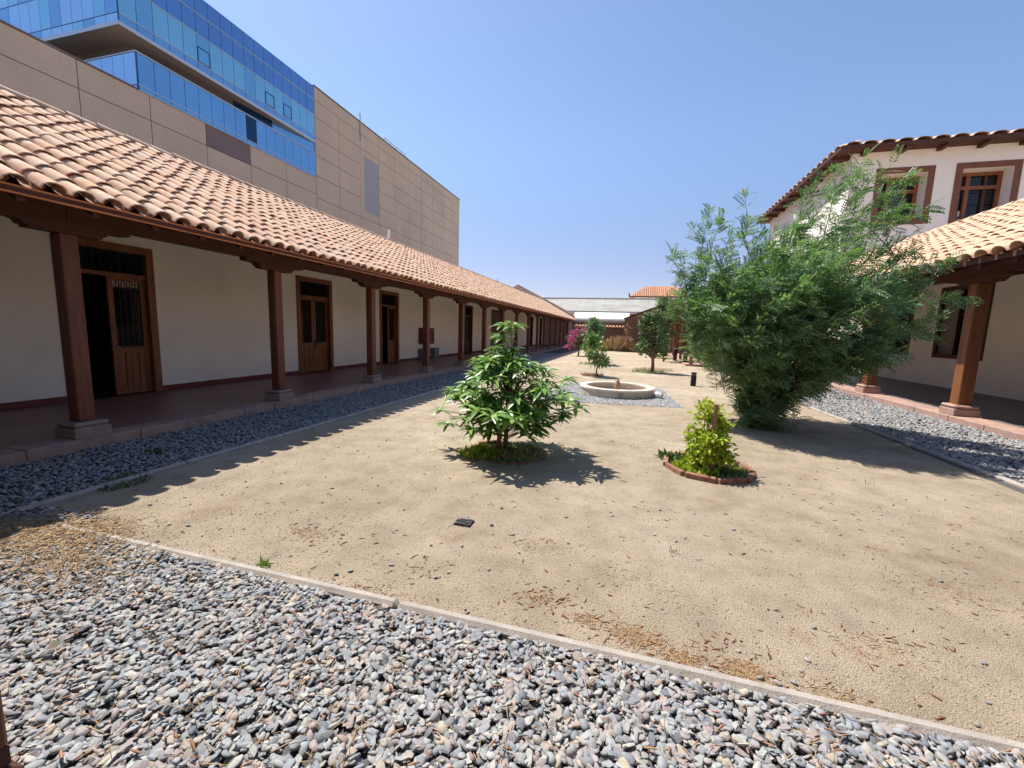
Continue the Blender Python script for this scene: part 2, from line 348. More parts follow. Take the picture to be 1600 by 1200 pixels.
# ------------------------------------------------------------------ ground, beds, kerbs
g = MB(); g.add([(-400, -200, 0), (400, -200, 0), (400, 900, 0), (-400, 900, 0)], [(0, 1, 2, 3)])
part('ground', g, 'sand', kind='structure')
def sheet(name, poly, z, m):
    b = MB(); b.add([(x, y, z) for x, y in poly], [tuple(range(len(poly)))]); return part(name, b, m, kind='structure')
sheet('gravel_bed', [(-6.25, -1), (6, -1), (6, 1.90), (-4.74, 1.90), (-4.74, 44.8), (-6.25, 44.8)], .004, 'gravel_base')
sheet('gravel_bed', [(4.30, 1.94), (6.4, 1.94), (6.4, 23.5), (4.0, 23.5), (4.16, 10)], .004, 'gravel_base')
sheet('gravel_pad', [(-1.95, 9.35), (1.22, 9.75), (1.02, 13.0), (-1.95, 13.0)], .004, 'pad_base')
def kerb(pts, w_=.07, h_=.045, seglen=1.0, z=-.02):
    """concrete edging laid in lengths"""
    root = put('kerb', None, None, (*pts[0], 0), kind='structure')
    for (a, b) in zip(pts[:-1], pts[1:]):
        a, b = Vector(a), Vector(b); L_ = (b-a).length; n = max(1, round(L_/seglen)); d = (b-a)/L_
        ang = math.atan2(d.y, d.x)
        for i in range(n):
            l = L_/n-.003; c = a+d*(L_*(i+.5)/n)
            mb = MB().cbox(-l/2, l/2, -w_/2, w_/2, z, h_, .02); me = mb.mesh('kerb_length'); me.materials.append(M['kerb_concrete'])
            share('kerb_length', me, root, (c.x, c.y, random.uniform(-.004, .004)), (0, random.uniform(-.003, .003), ang+random.uniform(-.004, .004)))
kerb([(-4.06, 1.94), (1.7, 1.945), (6.0, 1.95)], seglen=2.9)
kerb([(-4.70, 1.98), (-4.66, 6.0), (-4.64, 26)], seglen=1.5)
kerb([(4.42, 5.2), (4.16, 10.5), (4.05, 19)], seglen=1.5)
kerb([(1.22, 9.75), (1.02, 13.0)], .035, .03, 1.7)

# pebbles
def near_bed(n):
    p = rect_pts(n*3, -3.95, 2.3, .4, 1.915); return p[p[:, 1] > .75+(p[:, 0]+2.06)*.313-.22][:n]
stones('gravel', np.vstack([near_bed(9800), rect_pts(1700, -5.6, -3.95, 1.3, 1.95)]), (.019, .048), 'pebble', .004, 7, 4, flat=(.20, .42), tilt=.34, stack=.020, jag=.24, slab=.72)
stones('gravel', np.vstack([near_bed(7800), rect_pts(1100, -5.6, -3.95, 1.3, 1.95)]), (.019, .050), 'pebble', .004, 7, 4, flat=(.18, .38), tilt=.34, stack=.022, jag=.30, slab=.55, smooth=False)
stones('gravel', np.vstack([rect_pts(10500, -6.2, -4.72, 1.9, 9.0), rect_pts(500, -4.75, -3.95, 1.5, 2.15)]), (.026, .054), 'pebble', .004, 6, 4, flat=(.22, .42), tilt=.34, stack=.018, jag=.24, slab=.7)
stones('gravel', rect_pts(9500, -6.2, -4.70, 9.0, 30), (.04, .075), 'pebble', .004, 5, 3, jag=.22)
pr = rect_pts(10500, 4.15, 6.36, 4.8, 13); pr = pr[pr[:, 0] > 4.42-.048*(pr[:, 1]-5.2)+.04]
stones('gravel', pr, (.035, .07), 'pebble', .004, 6, 4)
stones('gravel', rect_pts(3600, 4.12, 6.36, 13, 23), (.045, .08), 'pebble', .004, 5, 3, jag=.22)
pp = rect_pts(7000, -1.95, 1.2, 9.4, 13.0); pp = pp[(pp[:, 1] > 9.35+(pp[:, 0]+1.95)*.126) & (pp[:, 0] < 1.2-(pp[:, 1]-9.75)*.06)]
stones('gravel', pp, (.022, .045), 'pebble_pale', .004, 5, 3, jag=.2)
# loose stones on the sand and the grit that gives it its relief
def in_view(n, y0, y1):
    y = y0+(y1-y0)*RNG.random(n)**1.7; x = RNG.uniform(-1, 1, n)
    lo = np.maximum(-4.62, -2.2-.9*y*1.0); hi = np.minimum(4.2, .95*y+.4)
    return np.column_stack([lo+(hi-lo)*(x*.5+.5), y])
stones('grit', in_view(23000, 1.99, 8.5), (.003, .011), 'grit', -.001, 4, 3, flat=(.5, .8), stack=.001, jag=.2)
stones('loose_gravel', in_view(260, 1.99, 9), (.014, .035), 'pebble', 0, 6, 4, stack=.002)

# ------------------------------------------------------------------ clay roofs
def cover_tile(L_=.42, r0=.108, r1=.088, seg=6, th=.016, hs=.80):
    v = []; f = []
    def ring(r, y, k=1.0, dz=0): return [(-r*math.cos(math.pi*i/seg), y, r*hs*math.sin(math.pi*i/seg)*k+dz) for i in range(seg+1)]
    A, B = ring(r0, 0), ring(r1, L_); C, D = ring(r0-th, 0), ring(r1-th, L_)
    s = seg+1; v = A+B+C+D+A+C
    for i in range(seg):
        f.append((i, i+1, s+i+1, s+i)); f.append((2*s+i, 3*s+i, 3*s+i+1, 2*s+i+1)); f.append((4*s+i, 5*s+i, 5*s+i+1, 4*s+i+1))
    return np.array(v), np.array(f)
def pan_tile(L_=.42, r=.105, dep=.06, seg=4):
    v = []
    for y in (0, L_):
        for i in range(seg+1):
            t = math.pi*i/seg; v.append((-r*math.cos(t), y, .055-dep*math.sin(t)))
    return np.array(v), np.array([(i, i+1, seg+1+i+1, seg+1+i) for i in range(seg)])
def roof_field(owner, o, du, dv, nu, nv, pu, pv_, mname='tile', nparts=300, L_=.42, scale=1., rows_stuff=True, skip=None, seg=6):
    """o: eave start corner; du along the eave, dv up the slope. The tiles that show largest are objects, the rest one part."""
    du = np.array(du, float); dv = np.array(dv, float); nn = np.cross(du, dv)
    if nn[2] < 0: nn = -nn; flip = -1
    else: flip = 1
    R0 = np.stack([du*flip, dv, nn], axis=1)
    cv, cf = cover_tile(L_, .108*scale, .088*scale, seg); qv, qf = pan_tile(L_, .105*scale)
    cov, pan = [], []
    for i in range(nu+1):
        for j in range(nv):
            p = np.array(o)+du*(i*pu)+dv*(j*pv_)
            if skip is None or not skip(p): pan.append(p+dv*(.06*scale if j == 0 else 0.))
            p2 = p+du*(.5*pu)+nn*.035*scale
            if i < nu and (skip is None or not skip(p2)): cov.append(p2)
    cov = np.array(cov); pan = np.array(pan); n = len(cov)
    tiltR = []
    for k in range(n):
        a = RNG.normal(0, .018); b = .045+RNG.normal(0, .012); c = RNG.normal(0, .02)
        tiltR.append(np.array(Euler((b*-1., a, c)).to_matrix()))
    R = R0[None] @ np.array(tiltR)
    cov = cov+RNG.normal(0, .007, (n, 1))*du+RNG.normal(0, .013, (n, 1))*dv+RNG.uniform(0, .014, (n, 1))*nn
    d = np.linalg.norm(cov-np.array([0, 0, EYE]), axis=1); order = np.argsort(d)
    near = order[:nparts]; far = order[nparts:]
    me = npmesh('roof_tile', cv, cf, mname); base = WL[owner]
    for k in near:
        e = Matrix(R[k].tolist()).to_euler()
        share('roof_tile', me, owner, tuple(cov[k]), e)
    if len(far):
        V, F = inst(cv, cf, R[far], cov[far]); put('tile_field', npmesh('tile_field', V-np.array(base), F, mname), owner, base, kind='stuff')
    tp = np.array(Euler((-.03, 0, 0)).to_matrix())
    V, F = inst(qv, qf, np.repeat((R0@tp)[None], len(pan), 0), pan); put('pan_tile_field', npmesh('pan_tile_field', V-np.array(base), F, 'pan'), owner, base, kind='stuff')

def wall_boxes(mb, axis, f0, f1, a0, a1, z0, z1, ops):
    """wall slab between f0 and f1 along axis a, with rectangular openings"""
    def bx(p, q, r, s):
        if q-p < 1e-4 or s-r < 1e-4: return
        if axis == 'y': mb.box(min(f0, f1), max(f0, f1), p, q, r, s)
        else: mb.box(p, q, min(f0, f1), max(f0, f1), r, s)
    cur = a0
    for (p, q, r, s) in sorted(ops):
        bx(cur, p, z0, z1); bx(p, q, z0, r); bx(p, q, s, z1); cur = q
    bx(cur, a1, z0, z1)
    return mb

# ------------------------------------------------------------------ left: single storey building with a gallery
XW = -9.25
left = thing('gallery_building', (-8, 22, 0), 'long low white building with brown posts and clay tile roof on the shaded left side', 'building')
DOORS = [(4.70, 6.20, 'open'), (9.90, 11.37, 'closed'), (14.0, 15.36, 'half'), (22.45, 23.7, 'dark'), (27.25, 29.65, 'board'), (38.5, 39.9, 'dark'), (43.0, 44.2, 'dark')]
wall_boxes(mb := MB(), 'y', XW, XW-.5, 0, 45.2, .14, 4.7, [(a, b, .14, 2.965) for a, b, k in DOORS])
part('wall', mb, 'plaster', left)
mb = MB(); cur = 0
for a, b, k in DOORS: mb.box(XW, XW+.015, cur, a, .14, .245); cur = b
part('skirting', mb, 'skirting', left)
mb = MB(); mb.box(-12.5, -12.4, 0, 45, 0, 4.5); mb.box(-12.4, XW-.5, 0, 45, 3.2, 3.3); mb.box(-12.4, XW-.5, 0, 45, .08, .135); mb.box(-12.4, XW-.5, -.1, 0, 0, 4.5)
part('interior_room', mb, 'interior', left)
def door(owner, a, b, kind, x=XW, zt=2.965, z0=.142):
    fw = .13; at = (x, (a+b)/2, z0); w_ = 'wood_door' if kind != 'dark' else 'wood_dark'
    mb = MB(); zi = zt-fw; tr = 2.40
    mb.box(x-.16, x+.03, a, a+fw, z0, zt); mb.box(x-.16, x+.03, b-fw, b, z0, zt); mb.box(x-.16, x+.03, a+fw, b-fw, zi, zt)
    if kind != 'board': mb.box(x-.14, x-.02, a+fw, b-fw, tr-.035, tr+.035)
    d = part('door', mb, 'wood_dark' if kind in ('dark', 'board') else 'wood_door', owner, at)
    if kind == 'board':
        n = 13; st = (b-a-2*fw)/n
        for i in range(n):
            part('board', MB().box(x-.12, x-.08+random.uniform(-.004, .004), a+fw+i*st+.006, a+fw+(i+1)*st-.006, z0, zi), 'wood_grey', d)
        return
    part('transom_pane', MB().box(x-.10, x-.09, a+fw, b-fw, tr+.035, zi), 'pane_dark', d)
    n = 9
    for i in range(1, n):
        y = a+fw+(b-a-2*fw)*i/n
        part('bar', MB().tube([(x-.06, y, tr+.03), (x-.06, y, zi)], .008, 6), 'iron', d)
    mid = (a+b)/2
    for (p, q) in ((a+fw, mid-.003), (mid+.003, b-fw)):
        if kind in ('open', 'half') and p < mid-.1:
            # leaf swung inwards against the reveal
            part('leaf', MB().box(x-.16-(q-p), x-.16, p+.02, p+.065, z0+.01, tr-.04), 'wood_dark', d)
            continue
        zl = 1.02; s = .085
        mb = MB(); mb.box(x-.12, x-.07, p, p+s, z0+.008, tr-.036); mb.box(x-.12, x-.07, q-s, q, z0+.008, tr-.036)
        mb.box(x-.12, x-.07, p+s, q-s, z0+.008, z0+.13); mb.box(x-.12, x-.065, p+s, q-s, zl-.05, zl+.03); mb.box(x-.12, x-.07, p+s, q-s, tr-.10, tr-.036)
        part('leaf', mb, w_, d)
        part('pane', MB().box(x-.10, x-.094, p+s, q-s, zl+.03, tr-.10), 'pane_dark', d)
        for i in range(1, 5):
            y = p+s+(q-p-2*s)*i/5
            part('bar', MB().tube([(x-.055, y, zl), (x-.055, y, tr-.09)], .008, 6), 'iron', d)
        for zz in (zl+.45, zl+.9):
            part('bar', MB().tube([(x-.05, p+s, zz), (x-.05, q-s, zz)], .007, 6), 'iron', d)
        for i in range(4):
            st = (q-p-2*s)/4
            part('board', MB().cbox(x-.115, x-.082+(i % 2)*.008, p+s+i*st+.004, p+s+(i+1)*st-.004, z0+.13, zl-.05, .004), w_, d)
        if p > mid-.1 and kind == 'closed':
            part('handle', MB().box(x-.07, x-.045, p+.025, p+.065, zl-.12, zl+.12).tube([(x-.045, p+.045, zl), (x-.01, p+.045, zl), (x-.01, p+.12, zl)], .012, 6), 'iron', d)
for a, b, k in DOORS: door(left, a, b, k)

def bracket_profile(zt, h=.145, L_=.64):
    p = [(-L_, zt), (-L_, zt-h*.36), (-L_*.94, zt-h*.40), (-L_*.70, zt-h*.42), (-L_*.62, zt-h*.52), (-L_*.58, zt-h*.78), (-L_*.53, zt-h*.80), (-L_*.52, zt-h)]
    return p+[(-x, z) for x, z in p[::-1]]
def make_post(owner, x, y, s, zf, zt, zb, bs, wood, Lb=.64, bh=.145):
    """square timber post on a moulded stone base, with the bracket it carries"""
    p = part('post', MB().cbox(x-s/2, x+s/2, y-s/2, y+s/2, zb, zt, .012), wood, owner, (x, y, zb))
    hb = zf+(zb-zf)*.64
    mb = MB().cbox(x-bs/2, x+bs/2, y-bs/2, y+bs/2, zf, hb, .008)
    q = bs/2-.006; c = .03
    for (k, z0, z1) in ((q-.02, hb, hb+.012),): mb.box(x-k, x+k, y-k, y+k, z0, z1)
    mb.cbox(x-q, x+q, y-q, y+q, hb+.012, zb, min(.026, (zb-hb)*.42))
    part('post_base', mb, 'base_stone' if wood == 'wood_post' else 'pink_stone', p)
    part('bracket', MB().prism([(y+a, b) for a, b in bracket_profile(zt+bh, bh, Lb)], 0, x-s*.46, x+s*.46), 'wood_beam', p)
    return p
LP = [y*.993-.085 for y in (3.51, 6.535, 9.55, 12.6, 15.55, 18.26, 21.07, 23.9, 26.85, 29.64, 32.1, 34.7, 37.3, 39.9, 42.3, 44.4)]
for y in LP: make_post(left, -6.46, y, .175, .14, 2.56, .33, .37, 'wood_post')
# beam in lengths jointed over the posts
ys = [0]+LP+[45.2]
for a, b in zip(ys[:-1], ys[1:]):
    if b-a > .3: part('beam', MB().box(-6.545, -6.375, a+.004, b-.004, 2.706, 2.96), 'wood_beam', left)
SL = .55; ang = math.atan(SL); ca, sa = math.cos(ang), math.sin(ang)
eX, eZ = -5.60, 2.785
def zroof(x): return eZ+(eX-x)*SL
# rafters
n = 76
rl = MB().prism([(-5.70, zroof(-5.70)-.155), (-5.70, zroof(-5.70)-.06), (-9.24, zroof(-9.24)-.06), (-9.24, zroof(-9.24)-.155)], 1, -.035, .035).mesh('rafter', (-5.7, 0, zroof(-5.7)))
rl.materials.append(M['wood_beam'])
for i in range(n): share('rafter', rl, left, (-5.7, .35+i*.59, zroof(-5.7)))
part('roof_deck', MB().prism([(-5.64, zroof(-5.64)-.058), (-5.64, zroof(-5.64)-.012), (-9.4, zroof(-9.4)-.012), (-9.4, zroof(-9.4)-.058)], 1, 0, 45.25), 'wood_beam', left)
for i in range(13):
    a = i*3.5; b = min(45.25, a+3.5)
    part('fascia_board', MB().box(-5.672, -5.642, a+.003, b-.003, 2.735+random.uniform(-.003, .003), 2.815), 'wood_fascia', left)
part('back_slope', MB().prism([(-9.4, zroof(-9.4)+.02), (-13.4, zroof(-9.4)-2.1), (-13.4, zroof(-9.4)-2.2), (-9.4, zroof(-9.4)-.06)], 1, 0, 45.2), 'tile', left)
roof_field(left, (eX, 0.02, eZ), (0, 1, 0), (-ca, 0, sa), 181, 14, .25, .31, nparts=300)
# ridge row
rv, rf = cover_tile(.46, .12, .105)
me = npmesh('ridge_tile', rv, rf, 'tile')
for i in range(106):
    share('ridge_tile', me, left, (-9.42, i*.425+.02, zroof(-9.4)+.07+random.uniform(-.006, .006)), (random.uniform(-.04, -.02), random.uniform(-.02, .02), random.uniform(-.02, .02)))
# gallery floor and its edge stones
gf = put('gallery_floor', MB().box(-9.25, -6.56, 0, 45.2, 0, .135).mesh('gallery_floor'), None, (0, 0, 0), kind='structure'); gf.data.materials.append(M['red_floor'])
y = 0.1
while y < 44.9:
    l = random.choice([.62, .8, .95, 1.1]); l = min(l, 45.2-y)
    part('edge_stone', MB().cbox(-6.555, -6.22+random.uniform(-.006, .006), y, y+l-.006, .0, .14+random.uniform(-.003, .003), .01), 'pink_stone', gf); y += l

def box_thing(name, label, cat, x0, x1, y0, y1, z0, z1, m, group=None):
    t = part(name, MB().cbox(x0, x1, y0, y1, z0, z1, .006), m, None, ((x0+x1)/2, (y0+y1)/2, z0), label=label, category=cat)
    if group: t['group'] = group
    return t
hc = box_thing('hose_cabinet', 'dark red fire hose cabinet on the white gallery wall behind a post', 'cabinet', -9.25, -9.03, 17.05, 18.2, .85, 1.58, 'red_paint')
part('door_panel', MB().cbox(-9.03, -9.015, 17.12, 18.13, .9, 1.53, .004), 'red_paint', hc)
part('nozzle_slot', MB().box(-9.015, -9.008, 17.95, 18.08, 1.0, 1.35), 'iron', hc)
for (a, b, lab) in ((16.98, 17.35, 'grey utility box on the gallery floor, left of the post with the red cabinet'), (18.2, 18.72, 'grey utility box on the gallery floor, right of the post with the red cabinet')):
    t = box_thing('utility_box', lab, 'utility box', -9.245, -9.02, a, b, .14, .64, 'grey_box', 'grey boxes below the hose cabinet')
    part('box_door', MB().box(-9.02, -9.008, a+.03, b-.03, .19, .59), 'grey_box', t)
t = thing('vent_pipe', (-9.6, 15.24, 4.8), 'white vent pipe standing on the ridge of the low tile roof', 'vent pipe')
part('pipe', MB().tube([(-9.6, 15.24, 4.6), (-9.6, 15.24, 5.40)], .055, 10), 'white_paint', t); part('cap', MB().tube([(-9.6, 15.24, 5.40), (-9.6, 15.24, 5.44)], .066, 10), 'white_paint', t)
t = thing('antenna', (-9.5, 29.2, 4.8), 'thin grey antenna rod standing on the ridge of the low tile roof', 'antenna')
part('rod', MB().tube([(-9.5, 29.2, 4.7), (-9.5, 29.2, 5.3)], [.03, .015], 6), 'grey_metal', t)
# party wall that closes the building at its far end
pw = thing('party_wall', (-9, 45.4, 0), 'plain grey party wall rising in a slope behind the far end of the low tile roof', 'wall')
part('wall_slab', MB().prism([(-18, 0), (-5.72, 0), (-5.72, 2.95), (-6.02, 3.42), (-12.3, 6.55), (-18, 3.6)], 1, 45.25, 45.6), 'lilac_wall', pw)
part('lit_end_face', MB().box(-6.5, -5.74, 45.21, 45.248, 0, 2.85), 'plaster_white', pw)  # white wall return, its lit look put into a paler face
part('coping', MB().prism([(-5.98, 3.40), (-5.93, 3.46), (-12.3, 6.64), (-18, 3.68), (-18, 3.60), (-12.3, 6.552)], 1, 45.2, 45.65), 'concrete', pw)

# ------------------------------------------------------------------ right: gallery wing and two storey block
XR = 10.2
right = thing('gallery_wing', (8, 14, 0), 'white wing with brown timber posts and clay tile roof behind the big feathery shrub', 'building')
WIN = [(15.83, 18.0, 1.11, 3.48), (19.32, 21.4, 1.11, 3.48)]
part('wall', wall_boxes(MB(), 'y', XR, XR+.7, 4, 25.9, .14, 5.2, WIN), 'plaster', right)
for (a, b, c, d) in WIN:
    f = .13
    mb = MB(); mb.box(XR-.03, XR+.06, a, a+f, c, d); mb.box(XR-.03, XR+.06, b-f, b, c, d); mb.box(XR-.03, XR+.06, a+f, b-f, c, c+f); mb.box(XR-.03, XR+.06, a+f, b-f, d-f, d)
    wn = part('window', mb, 'wood_dark', right, (XR, (a+b)/2, c))
    part('pane', MB().box(XR+.60, XR+.61, a, b, c, d), 'pane_dark', wn)
    mb = MB()
    for yy in np.linspace(a+.03, b-.03, 4): mb.box(XR+.54, XR+.6, yy-.035, yy+.035, c, d)
    for zz in (c+.04, c+1.5, d-.04): mb.box(XR+.545, XR+.595, a, b, zz-.04, zz+.04)
    part('sash', mb, 'wood_dark', wn)
for y in (7.2, 10.6, 14.03, 17.45, 20.9): make_post(right, 6.60, y, .235, .15, 2.80, .37, .43, 'wood_amber', .78, .13)
ys = [4, 7.2, 10.6, 14.03, 17.45, 20.9, 23.5]
for a, b in zip(ys[:-1], ys[1:]): part('beam', MB().box(6.50, 6.70, a+.004, b-.004, 2.932, 3.22), 'wood_beam', right)
sR = .53; aR = math.atan(sR); cR, sR_ = math.cos(aR), math.sin(aR); rX, rZ = 5.55, 3.01
def zr(x): return rZ+(x-rX)*sR
me = MB().prism([(5.66, zr(5.66)-.19), (5.66, zr(5.66)-.075), (10.19, zr(10.19)-.075), (10.19, zr(10.19)-.19)], 1, -.04, .04).mesh('rafter', (5.66, 0, zr(5.66))); me.materials.append(M['wood_beam'])
for i in range(28): share('rafter', me, right, (5.66, 4.3+i*.70, zr(5.66)))
part('roof_deck', MB().prism([(5.60, zr(5.6)-.073), (5.60, zr(5.6)-.015), (10.19, zr(10.19)-.015), (10.19, zr(10.19)-.073)], 1, 4, 23.5), 'wood_beam', right)
for i in range(6): part('fascia_board', MB().box(5.605, 5.64, 4+i*3.25+.003, 4+(i+1)*3.25-.003, 2.975, 3.055), 'wood_beam', right)
part('back_slope', MB().prism([(10.19, zr(10.19)+.02), (15, zr(10.19)-2.3), (15, zr(10.19)-2.45), (10.19, zr(10.19)-.1)], 1, 4, 25.9), 'tile', right)
roof_field(right, (rX, 4.1, rZ), (0, 1, 0), (cR, 0, sR_), 57, 14, .335, .378, nparts=300, L_=.50, scale=1.34)
rv, rf = cover_tile(.55, .16, .14); me = npmesh('ridge_tile', rv, rf, 'tile')
for i in range(42): share('ridge_tile', me, right, (10.22, 4.1+i*.50, zr(10.2)+.06), (random.uniform(-.04, -.02), random.uniform(-.02, .02), random.uniform(-.02, .02)))
gr = put('gallery_floor', MB().box(6.80, 10.2, 4, 24, 0, .142).mesh('gallery_floor'), None, (0, 0, 0), kind='structure'); gr.data.materials.append(M['grey_floor'])
y = 4.0
while y < 23.4:
    l = random.choice([.9, 1.05, 1.2]); l = min(l, 23.6-y)
    part('edge_stone', MB().cbox(6.34+random.uniform(-.008, .008), 6.795, y, y+l-.008, 0, .15+random.uniform(-.003, .003), .012), 'pink_stone', gr); y += l

tall = thing('two_storey_block', (15, 32, 0), 'white two storey block with deep brown framed windows above the right hand tile roof', 'building')
YT = 26.0; ZE = 10.95
TW = [(11.29, 13.69, 7.42, 10.14), (14.5, 16.97, 7.35, 10.17)]
WF = .27
part('wall', wall_boxes(MB(), 'x', YT, YT+.8, 10.2, 24, 0, ZE, [(a+WF, b-WF, c+WF, d-WF) for a, b, c, d in TW]), 'plaster_white', tall)
part('side_wall', MB().box(10.2, 11, YT+.8, 39, 0, ZE).box(11, 24, 38.2, 39, 0, ZE), 'plaster_white', tall)
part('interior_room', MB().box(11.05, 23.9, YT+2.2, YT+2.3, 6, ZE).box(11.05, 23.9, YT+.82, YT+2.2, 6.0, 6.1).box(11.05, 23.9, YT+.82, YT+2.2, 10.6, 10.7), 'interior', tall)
for (a, b, c, d) in TW:
    f = WF; p, q, r_, s_ = a+f, b-f, c+f, d-f
    mb = MB(); mb.box(a, p, YT-.025, YT-.002, c, d); mb.box(q, b, YT-.025, YT-.002, c, d); mb.box(p, q, YT-.025, YT-.002, c, r_); mb.box(p, q, YT-.025, YT-.002, s_, d)
    wn = part('window', mb, 'surround', tall, ((a+b)/2, YT, c))
    part('pane', MB().box(p, q, YT+.74, YT+.75, r_, s_), 'pane_dark', wn)
    w3 = (q-p)/3; tz = s_-.72
    fr = MB(); fr.box(p, p+.16, YT+.62, YT+.72, r_, s_); fr.box(q-.16, q, YT+.62, YT+.72, r_, s_); fr.box(p+.16, q-.16, YT+.62, YT+.72, s_-.16, s_); fr.box(p+.16, q-.16, YT+.62, YT+.72, r_, r_+.16)
    part('frame', fr, 'wood_door', wn)
    part('mullion', MB().box((p+q)/2-.42, (p+q)/2-.26, YT+.61, YT+.73, r_+.16, s_-.16), 'wood_door', wn)
    part('mullion', MB().box((p+q)/2+.30, (p+q)/2+.40, YT+.63, YT+.73, r_+.16, s_-.16), 'wood_dark', wn)
    part('transom', MB().box(p+.16, q-.16, YT+.60, YT+.72, tz-.08, tz+.08), 'wood_door', wn)
    for zz in (r_+.8, r_+1.35): part('bar', MB().tube([(p+.16, YT+.66, zz), (q-.16, YT+.66, zz)], .014, 6), 'iron', wn)
    if a > 14:
        for k in range(3): part('paper', MB().box(p+.30+k*.16, p+.41+k*.16, YT+.725, YT+.73, r_+.24, r_+.52), 'white_paint', wn)
# hipped roof with its rafter tails and the visible eave tiles
oh = .80; sH = .28
zz0 = ZE-.02
x0, x1, y0, y1 = 10.2-oh, 24.8, YT-oh, 39+oh
hb = MB(); t_ = .12; cx = 6.0
hb.add([(x0, y0, zz0), (x1, y0, zz0), (x1, y1, zz0), (x0, y1, zz0), (x0+cx, y0+cx, zz0+cx*sH), (x1-cx, y0+cx, zz0+cx*sH), (x1-cx, y1-cx, zz0+cx*sH), (x0+cx, y1-cx, zz0+cx*sH)],
       [(0, 4, 5, 1)[::-1], (1, 5, 6, 2)[::-1], (2, 6, 7, 3)[::-1], (3, 7, 4, 0)[::-1], (4, 7, 6, 5), (0, 1, 2, 3)[::-1]])
part('roof', hb, 'wood_beam', tall)
part('fascia_board', MB().box(x0, x1, y0-.03, y0-.002, zz0-.03, zz0+.13), 'wood_dark', tall)
part('fascia_board', MB().box(x0-.03, x0-.002, y0, y1, zz0-.03, zz0+.13), 'wood_dark', tall)
me = MB().box(-.10, .10, 0, .78, -.15, 0).mesh('rafter'); me.materials.append(M['wood_dark'])
for i in range(9): share('rafter', me, tall, (10.6+i*1.55, y0+.02, zz0-.003))
for i in range(8): share('rafter', me, tall, (x0+.02, YT+.4+i*1.55, zz0-.003), (0, 0, -math.pi/2))
tv, tf = cover_tile(.9, .31, .29, 6, .03, .42); me = npmesh('eave_tile', tv, tf, 'tile')
e1 = math.atan(sH)
for j in range(2):
    for i in range(j, 22): share('eave_tile', me, tall, (x0+.45+i*.70, y0-.06+j*.75, zz0+.14+j*.20), (e1-.03, random.uniform(-.03, .03), random.uniform(-.03, .03)))
    for i in range(j, 20): share('eave_tile', me, tall, (x0-.06+j*.75, y0+.45+i*.70, zz0+.14+j*.20), Euler((e1-.03, random.uniform(-.03, .03), -math.pi/2+random.uniform(-.03, .03))))

# ------------------------------------------------------------------ far gallery on the right, adobe walls, warehouse, house
fg = thing('far_gallery', (5, 30, 0), 'low dark gallery with thin pale posts beyond the feathery shrub', 'building')
for y in (23.75, 28.6, 33.2, 36.4): 
    part('post', MB().cbox(3.08, 3.24, y-.08, y+.08, 0.0, 3.0, .01), 'wood_amber', fg, (3.16, y, 0))
part('beam', MB().box(3.06, 3.26, 23.6, 37.6, 3.0, 3.25), 'wood_dark', fg)
part('wall', MB().box(6.0, 6.4, 23.6, 37.6, 0, 4.7).box(3.6, 6.0, 37.3, 37.6, 0, 3.6), 'adobe', fg)
part('floor_slab', MB().box(2.9, 6.0, 23.6, 37.6, 0.006, .10), 'pink_stone', fg)
part('roof_deck', MB().prism([(2.70, 3.18), (2.70, 3.24), (7.2, 5.55), (7.2, 5.45)], 1, 23.6, 37.6), 'wood_dark', fg)
aF = math.atan(.52)
roof_field(fg, (2.62, 23.7, 3.22), (0, 1, 0), (math.cos(aF), 0, math.sin(aF)), 46, 12, .30, .42, mname='tile_red', nparts=60, L_=.5, scale=1.2, seg=4)

ag = thing('adobe_building', (5, 40, 0), 'brown adobe gable wall at the far end of the courtyard, sloping up to the right', 'building')
part('wall', MB().prism([(-.62, 0), (9, 0), (9, 6.75), (-.62, 2.93)], 1, 40, 40.5), 'adobe', ag)
part('coping', MB().prism([(-.72, 2.90), (-.70, 3.02), (9, 6.88), (9, 6.755), (-.62, 2.935)], 1, 39.9, 40.6), 'wood_dark', ag)

aw = thing('courtyard_wall', (-3, 42, 0), 'brown adobe wall with a small clay tile coping across the far end of the courtyard', 'wall')
part('wall_slab', MB().box(-5.7, -.5, 42.0, 42.5, 0, 2.62), 'adobe', aw)
part('grey_coping', MB().box(-5.7, -.5, 42.3, 42.9, 2.62, 2.86), 'concrete', aw)
cv2, cf2 = cover_tile(.62, .135, .115); me = npmesh('coping_tile', cv2, cf2, 'tile_red')
for i in range(17): share('coping_tile', me, aw, (-5.5+i*.298, 41.78, 2.14+random.uniform(-.01, .01)), (.66, random.uniform(-.05, .05), random.uniform(-.04, .04)))
part('tile_bed', MB().prism([(41.8, 2.10), (42.0, 2.10), (42.32, 2.52), (42.32, 2.62)], 0, -5.7, -.5), 'pan', aw)

an = thing('white_shed', (-3, 54, 0), 'white sheet roofed shed between the far courtyard wall and the pale warehouse', 'shed')
part('wall', MB().box(-7.2, -.3, 52.2, 56.5, 0, 3.2), 'white_paint', an)
for i in range(7): part('roof_sheet', MB().prism([(51.9, 3.28), (51.9, 3.34), (56.4, 4.26), (56.4, 4.20)], 0, -7.3+i, -7.3+i+.985), 'white_paint', an)
wh = thing('warehouse', (-2, 62, 0), 'long white warehouse with a pale grey sheet roof beyond the far courtyard wall', 'building')
part('wall', MB().box(-9.2, 6, 60.1, 75, 0, 4.4), 'white_paint', wh)
part('brick_band', MB().box(-.3, 6, 60.0, 60.1, 0, 4.4).box(-9.2, -7.55, 60.0, 60.1, 0, 4.4), 'terracotta', wh)
for i in range(20):
    a = -14+i*1.25
    part('roof_sheet', MB().prism([(59.6, 4.48), (59.6, 4.60), (66, 6.75), (66, 6.63)], 0, a, a+1.235), 'corrugated', wh)
